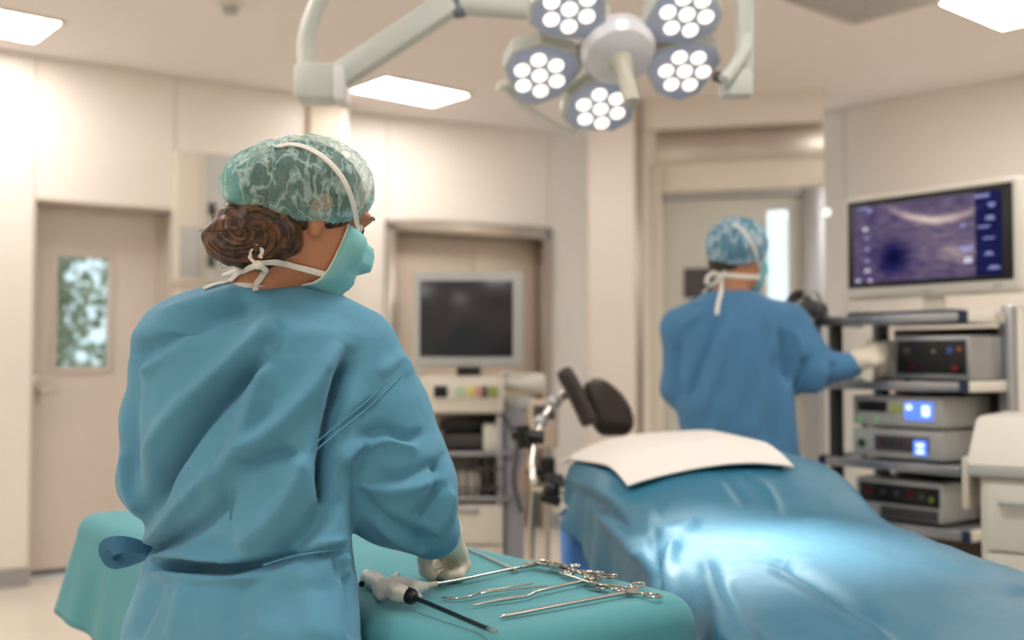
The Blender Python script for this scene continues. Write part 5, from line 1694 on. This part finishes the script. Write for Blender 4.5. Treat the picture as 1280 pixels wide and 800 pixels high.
sx.bm.faces.new(va); sx.bm.faces.new(vb[::-1])
for i in range(5): sx.bm.faces.new((va[i], vb[i], vb[(i + 1) % 5], va[(i + 1) % 5]))
bmesh.ops.bevel(sx.bm, geom=sx.bm.edges[:], offset=.012, segments=2, profile=.5, affect='EDGES')
sx.build('sloped_cover', M_WHITEP, tr)
MB(MW).box(-.055, -.034, .02, .22, zt_ - .13, zt_ + .02, .008).build('side_flap', M_CREAM, tr)
for x in (.0, .5):
    for y in (.02, .38):
        MB(MW).lathe((x, y, .04), (1, 0, 0), [(0, .036), (.004, .04), (.026, .04), (.03, .036)], 16).build('caster', M_DKGREY, tr)
        MB(MW).cyl((x + .015, y, .07), (x + .015, y, .135), .012, None, 10).build('caster_stem', M_STEEL, tr)

# ================================================================== anaesthesia machine in the middle
AD_ = 4.5
def ax(px, py=450): q = P(px, py, AD_); return q[0], q[2]
MA = Matrix.Translation((0, AD_, 0))
xl_, _ = ax(527); xr_, _ = ax(668)
am = thing('anaesthesia_machine', ((xl_ + xr_) / 2, AD_ + .2, 0), 'tall pale anaesthesia machine with screen and drawers behind the nurse', 'medical machine')
m0x, m1z = ax(516, 339); m1x, m0z = ax(654, 459)
mo = MB(MA).box(m0x, m1x, .0, .07, m0z, m1z, .014, 3).build('monitor', M_GREYP, am)
s0x, s1z = ax(525, 351); s1x, s0z = ax(641, 446)
MB(MA).box(s0x, s1x, -.004, .004, s0z, s1z, .002).build('screen', M_SCREEN, mo)
MB(MA).box((m0x + m1x) / 2 - .02, (m0x + m1x) / 2 + .02, -.003, .002, s0z - .028, s0z - .018, .001).build('monitor_logo', M_ALU, mo)
b = MB(MA); b.box((m0x + m1x) / 2 - .05, (m0x + m1x) / 2 + .05, .06, .14, ax(0, 475)[1], m0z + .12, .01); b.build('monitor_neck', M_DKGREY, am)
cx0, cz1 = ax(526, 470); cx1, cz0 = ax(630, 516)
con = MB(MA).box(cx0, cx1, -.06, .34, cz0, cz1, .012).build('console', M_CREAM, am)
px0, pz1 = ax(540, 479); px1, pz0 = ax(622, 500)
MB(MA).box(px0, px1, -.065, -.058, pz0, pz1, .002).build('control_panel', M_WHITEP, con)
for (bx, w, m) in ((552, .055, M_BLACK), (575, .035, mat('pale green key', (190, 210, 180), .4)), (589, .028, mat('yellow key', (220, 205, 110), .4)), (600, .03, mat('pink key', (200, 150, 140), .4)), (606, .026, M_DKGREY), (617, .034, mat('olive knob', (150, 160, 90), .4))):
    x, z = ax(bx, 489)
    MB(MA).box(x - w / 2, x + w / 2, -.075, -.064, z - .024, z + .024, .006).build('key', m, con)
# frame, shelves and instruments below
zf = cz0
for x in (xl_ + .01, ax(628)[0] - .01):
    MB(MA).box(x - .015, x + .015, .0, .04, .12, zf, .004).build('post', M_ALU, am)
MB(MA).box(ax(630)[0], ax(655)[0], .02, .36, .12, ax(0, 512)[1], .008).build('side_column', mat('column blue grey', (158, 158, 168), .4), am)
MB(MA).box(xl_, ax(630)[0], .30, .34, .12, zf, .004).build('back_panel', mat('machine back grey', (150, 146, 138), .5), am)
zs = [ax(0, y)[1] for y in (566, 622)]
for z in zs:
    MB(MA).box(xl_, ax(640)[0], -.02, .32, z - .012, z + .006, .004).build('shelf', M_ALU, am)
x0, z1 = ax(548, 526); x1, z0 = ax(600, 540)
MB(MA).box(x0, x1, .04, .22, z0, z1, .006).build('ventilator_unit', M_BLACK, am)
x0, z1 = ax(552, 543); x1, z0 = ax(612, 560)
MB(MA).box(x0, x1, .02, .22, z0, z1, .006).build('gas_module', M_DKGREY, am)
x0, z1 = ax(604, 530); x1, z0 = ax(624, 564)
MB(MA).box(x0, x1, .0, .2, z0, z1, .006).build('vaporizer', M_WHITEP, am)
for i in range(6):
    x = ax(560 + i * 12)[0]
    MB(MA).cyl((x, -.015, zs[1]), (x, -.015, zs[0] - .02), .004, None, 8).build('basket_bar', M_DKGREY, am)
for z in (zs[1] + .04, zs[1] + .12):
    MB(MA).cyl((xl_ + .05, -.015, z), (ax(628)[0], -.015, z), .004, None, 8).build('basket_bar', M_DKGREY, am)
MB(MA).box(xl_ + .06, ax(600)[0], .05, .2, zs[1] + .008, zs[1] + .1, .006).build('drape_pack', M_CREAM, am)
dz = (zs[1] - .02 - .14) / 3
for i in range(3):
    d = MB(MA).box(xl_ + .01, ax(629)[0], -.01, .3, .14 + dz * i, .14 + dz * (i + 1) - .008, .008).build('drawer', M_CREAM, am)
    zz = .14 + dz * (i + 1) - .04
    MB(MA).box((xl_ + ax(629)[0]) / 2 - .07, (xl_ + ax(629)[0]) / 2 + .07, -.022, -.008, zz, zz + .014, .004).build('drawer_handle', M_ALU, d)
MB(MA).box(xl_ - .02, ax(660)[0], -.04, .38, .07, .12, .01).build('base', M_DKGREY, am)
for x in (xl_ + .02, ax(655)[0] - .03):
    for y in (.0, .34):
        MB(MA).lathe((x - .012, y, .036), (1, 0, 0), [(0, .032), (.004, .036), (.022, .036), (.026, .032)], 16).build('caster', M_BLACK, am)
# white absorber canister and roll on the right side
a0_ = MA @ Vector((ax(624)[0], .10, ax(0, 477)[1])); a1_ = MA @ Vector((ax(682)[0], .06, ax(0, 480)[1]))
MB().tube([a0_, a0_ + (a1_ - a0_) * .05, a0_ + (a1_ - a0_) * .92, a1_], [.036, .042, .042, .03], 20).build('absorber_canister', M_WHITEP, am)
a0_ = MA @ Vector((ax(630)[0], .06, ax(0, 505)[1])); a1_ = MA @ Vector((ax(668)[0], .04, ax(0, 506)[1]))
MB().tube([a0_, a0_ + (a1_ - a0_) * .08, a0_ + (a1_ - a0_) * .9, a1_], [.026, .032, .032, .024], 18).build('breathing_bellows', M_GREYP, am)
hs_ = smooth_line([P(668, 506, 4.52), P(676, 530, 4.5), P(668, 560, 4.48), P(655, 590, 4.5), P(650, 620, 4.55), P(640, 600, 4.6)], 8)
MB().tube(hs_, [.014 + .002 * (i % 2) for i in range(len(hs_))], 10).build('breathing_hose', mat('hose beige', (200, 176, 160), .5), am)
hs_ = smooth_line([P(630, 520, 4.48), P(646, 556, 4.44), P(642, 600, 4.44), P(652, 640, 4.5)], 8)
MB().tube(hs_, .008, 8).build('gas_hose', M_DKGREY, am)
hs_ = smooth_line([P(540, 520, 4.46), P(548, 556, 4.43), P(560, 600, 4.43), P(555, 640, 4.46)], 8)
MB().tube(hs_, .007, 8).build('gas_hose', M_GREYP, am)
# stand with chrome pole and dark clamps right of the machine
iv = thing('infusion_stand', (P(684, 600, 4.15)[0], 4.15, 0), 'chrome infusion stand with dark clamps between machine and leg support', 'stand')
bx = P(684, 600, 4.15)[0]
MB().cyl((bx, 4.15, .06), (bx, 4.15, 1.18), .011, None, 12).build('pole', M_CHROME, iv)
for a in range(5):
    an = a * 2 * math.pi / 5 + .3
    lg = MB().tube([(bx, 4.15, .09), (bx + math.cos(an) * .2, 4.15 + math.sin(an) * .2, .07), (bx + math.cos(an) * .28, 4.15 + math.sin(an) * .28, .06)], [.016, .013, .011], 10).build('leg', M_STEEL, iv)
    MB().lathe((bx + math.cos(an) * .28 - .01, 4.15 + math.sin(an) * .28, .03), (1, 0, 0), [(0, .026), (.003, .03), (.018, .03), (.021, .026)], 14).build('caster', M_BLACK, lg)
b = MB(); b.box(bx - .03, bx + .03, 4.10, 4.18, .78, .88, .01); b.tube([(bx - .08, 4.12, .83), (bx + .06, 4.12, .80)], .014, 10); b.build('pole_clamp', M_BLACK, iv)
MB().box(bx - .07, bx + .04, 4.04, 4.14, .92, 1.10, .015).build('infusion_pump', mat('pump beige', (206, 186, 170), .45), iv)
MB().box(bx - .055, bx + .025, 4.034, 4.042, 1.03, 1.08, .002).build('pump_display', M_DKGREY, iv)

# dark switch strip on the middle wall, left of the machine's screen
u0, z1 = WB.uz(508, 366); u1, z0 = WB.uz(517, 442)
sw = MB(WB.M)
ss = thing('socket_strip', WB.pt((u0 + u1) / 2, z0, -.18), 'dark grey socket strip on a post left of the machine screen', 'socket strip')
MB(WB.M).box(u0, u1, -.22, -.16, z0, z1, .006).build('strip_body', M_DKGREY, ss)
for k in range(4):
    zz = z0 + (z1 - z0) * (k + .5) / 4
    MB(WB.M).box(u0 + .008, u1 - .008, -.23, -.218, zz - .03, zz + .03, .004).build('socket', M_BLACK, ss)
MB(WB.M).box(u0 + .01, u1 - .01, -.20, -.17, 0, z0 + .01, .004).build('strip_post', M_GREYP, ss)

# ================================================================== instruments on the teal cloth
IZ = TZ + .004
def T(px, py, h=.0): return onz(px, py, IZ + h)
def ring(c, d, rx, ry, n=28, h=0.0):
    """finger ring lying on the cloth: long axis along d"""
    d = np.array([d[0], d[1], 0.0]); d /= np.linalg.norm(d); s = np.array([-d[1], d[0], 0])
    return [c + d * rx * math.cos(a) + s * ry * math.sin(a) + np.array([0, 0, h]) for a in [i * 2 * math.pi / n for i in range(n)]]

# white pistol-grip grasper with black shaft
g = thing('laparoscopic_grasper', T(505, 742), 'white plastic handled grasper with long black shaft lying beside the nurse', 'surgical instrument')
hp = [T(468, 726, .018), T(482, 735, .020), T(497, 741, .018), T(513, 745, .016)]
def grip_f(X, Y, Z):
    d = chain(hp, [.013, .0135, .0125, .012], .01)(X, Y, Z)
    d = smin(d, chain([T(470, 727, .018), T(462, 722, .016), T(458, 718, .012)], [.012, .010, .008], .008)(X, Y, Z), .008)
    d = smin(d, chain([T(484, 738, .014), T(476, 744, .010), T(470, 742, .008)], [.009, .007, .006], .006)(X, Y, Z), .007)
    return smin(d, ellipsoid(T(496, 736, .026), (.012, .012, .008))(X, Y, Z), .006)
V, Q = surfnet(grip_f, T(485, 735) - np.array([.12, .15, .03]), T(485, 735) + np.array([.12, .15, .08]), .0026)
from_data('grip', relax(V, Q, 1), Q, M_WHITEP, g, True, None)
dr = T(610, 786, .006) - T(513, 745, .016)
MB().tube([T(510, 744, .0165), T(515, 746, .0157), T(519, 748, .0150)], [.0122, .0118, .005], 18).build('shaft_collar', M_BLACK, g)
MB().tube([T(513, 745, .016), T(610, 786, .006)], .0036, 14).build('shaft', mat('black shaft', (32, 32, 34), .25, coat=.5), g)
tp = T(609, 785.6, .006)
b = MB(); b.tube([tp, T(613, 787.6, .006), T(621, 788.5, .007)], [.0034, .003, .0014], 10); b.tube([T(612, 787, .006), T(617, 790, .0045), T(622, 791, .0045)], [.0024, .002, .001], 8); b.build('jaw', M_CHROME, g)
MB().tube([T(458, 718, .012), T(454, 722, .008), T(452, 730, .006)], .005, 10).build('trigger', M_BLACK, g)

# second white handle with a chrome shaft running under the glove
g = thing('long_forceps', T(520, 735), 'white handled instrument with chrome shaft running under the gloved hand', 'surgical instrument')
hq = [T(492, 728, .012), T(505, 731, .014), T(518, 734, .013), T(530, 733, .011)]
def grip2_f(X, Y, Z):
    d = chain(hq, [.008, .0105, .0105, .008], .008)(X, Y, Z)
    d = smin(d, chain([T(498, 730, .016), T(493, 724, .022), T(496, 719, .024)], [.007, .006, .005], .006)(X, Y, Z), .006)
    return smin(d, chain([T(508, 732, .012), T(516, 741, .008), T(524, 745, .006)], [.007, .006, .005], .006)(X, Y, Z), .006)
V, Q = surfnet(grip2_f, T(510, 732) - np.array([.10, .13, .03]), T(510, 732) + np.array([.10, .13, .07]), .0024)
from_data('grip', relax(V, Q, 1), Q, M_WHITEP, g, True, None)
MB().tube([T(529, 733, .011), T(545, 729.5, .008)], [.006, .0045], 14).build('shaft_collar', mat('cream collar', (210, 204, 180), .4), g)
MB().tube(smooth_line([T(543, 730, .008), T(580, 723.5, .005), T(620, 715, .004), T(652, 708.5, .004)], 5), .0028, 12).build('shaft', M_CHROME, g)
MB().tube([T(650, 709, .004), T(672, 705, .005), T(676, 704, .006)], [.0035, .004, .003], 10).build('jaw', M_CHROME, g)

def clamp_tool(name, tip, piv, r1, r2, label, rs=.011, shaft_r=.0026, curve=None, tipw=.0012):
    """ring-handled clamp: tip, box lock, two shanks ending in finger rings"""
    g = thing(name, piv, label, 'surgical instrument', 'steel ring-handled instruments on the teal cloth')
    path = [tip] + (curve or []) + [piv]
    path = smooth_line(path, 6)
    MB().tube(path, [tipw + (shaft_r - tipw) * min(1, i / (len(path) * .25)) for i in range(len(path))], 12).build('shaft', M_CHROME, g)
    d = piv - tip; d /= np.linalg.norm(d); s = np.array([-d[1], d[0], 0])
    b = MB(axes(piv, d, s, np.array([0, 0, 1.0]))); b.box(-.010, .010, -.0048, .0048, -.003, .0042, .0015); b.build('box_lock', M_CHROME, g)
    for r_ in (r1, r2):
        v = r_ - piv; L_ = np.linalg.norm(v); v /= L_
        st = piv + v * (L_ - rs * 1.25)
        sh_ = MB().tube(smooth_line([piv - d * .004, piv + v * L_ * .45 + np.array([0, 0, .001]), st], 4), .0023, 10).build('shank', M_CHROME, g)
        MB().tube(ring(r_, v, rs * 1.25, rs * .85), .0021, 8, closed=True).build('finger_ring', M_CHROME, sh_)
    m1 = (piv + r1) / 2; m2 = (piv + r2) / 2
    MB().tube([m1, (m1 + m2) / 2 + np.array([0, 0, .003])], .0016, 8).build('ratchet', M_CHROME, g)
    return g

clamp_tool('needle_holder', T(625, 771.5, .001), T(787, 740, .004), T(815, 744, .003), T(797, 731, .005), 'long thin steel needle holder nearest the table corner, its two rings at the right', .0125, .0030, [T(636, 769, .002), T(700, 756.5, .003)])
clamp_tool('grasping_forceps', T(590, 757, .001), T(737, 725, .005), T(764, 720, .006), T(752, 734, .004), 'curved steel grasping forceps above the long needle holder', .009, .0028, [T(620, 751, .002), T(658, 745, .003), T(676, 738, .004)])
clamp_tool('artery_clamp', T(655, 703, .003), T(694, 709, .007), T(712, 716, .006), T(718, 707, .008), 'small steel clamp lying at the far end of the instrument row', .008, .0026)
clamp_tool('tissue_clamp', T(688, 704, .004), T(718, 714, .010), T(737, 722, .010), T(747, 716, .009), 'small steel clamp in the middle of the heaped handles', .008, .0026)
clamp_tool('towel_clamp', T(700, 716, .004), T(742, 730, .007), T(772, 737, .005), T(790, 735, .006), 'steel clamp whose shanks lie across the needle holder rings', .008, .0026)
# flat handle plates among the heap
for k, (qx, qy, ex, ey, lb) in enumerate(((730, 716, 768, 722, 'flat steel handle plate lying on top of the heaped clamps'), (672, 702, 708, 708, 'flat steel handle piece at the left end of the heaped clamps'))):
    a = T(qx, qy, .012); b_ = T(ex, ey, .012); d = b_ - a; L_ = np.linalg.norm(d); d /= L_; s = np.array([-d[1], d[0], 0])
    g = thing('handle_plate', a, lb, 'surgical instrument', 'steel ring-handled instruments on the teal cloth')
    M = axes(a, d, s, np.array([0, 0, 1.0]))
    b = MB(M); b.box(0, L_, -.012, -.006, -.0015, .0015, .0008); b.box(0, L_, .006, .012, -.0015, .0015, .0008); b.box(0, .008, -.012, .012, -.0015, .0015, .0008); b.box(L_ - .008, L_, -.012, .012, -.0015, .0015, .0008); b.box(L_ * .45, L_ * .55, -.012, .012, -.0015, .0015, .0008)
    b.build('plate_frame', M_CHROME, g)
    MB(M).lathe((.012, 0, .0), (0, 0, 1), [(0, .005), (.004, .005), (.006, .003)], 14).build('thumb_screw', M_CHROME, g)
    MB(M).cyl((L_ * .5, 0, -.010), (L_ * .5, 0, .0), .004, None, 10).build('post', M_CHROME, g)

g = thing('tweezers', T(600, 744), 'slim wavy steel tweezers in the middle of the instrument row', 'surgical instrument')
MB().tube(smooth_line([T(553, 749.5, .0), T(570, 748, .001), T(590, 745, .002), T(602, 741, .003), T(640, 736.5, .003), T(684, 732, .003)], 6), .0017, 8).build('lower_arm', M_CHROME, g)
MB().tube(smooth_line([T(552, 747, .001), T(574, 747.5, .002), T(592, 743.5, .004), T(604, 739, .005), T(636, 734, .005), T(666, 729, .004)], 6), .0015, 8).build('upper_arm', M_CHROME, g)
g = thing('probe', T(607, 697), 'slim grey probe at the far edge of the teal cloth, right of the glove', 'surgical instrument')
MB().tube(smooth_line([T(583, 686, .001), T(606, 695, .001), T(632, 707, .001)], 4), .0022, 8).build('shaft', M_ALU, g)
MB().tube([T(630, 706, .001), T(645, 713, .002)], [.003, .0035], 8).build('probe_handle', M_ALU, g)
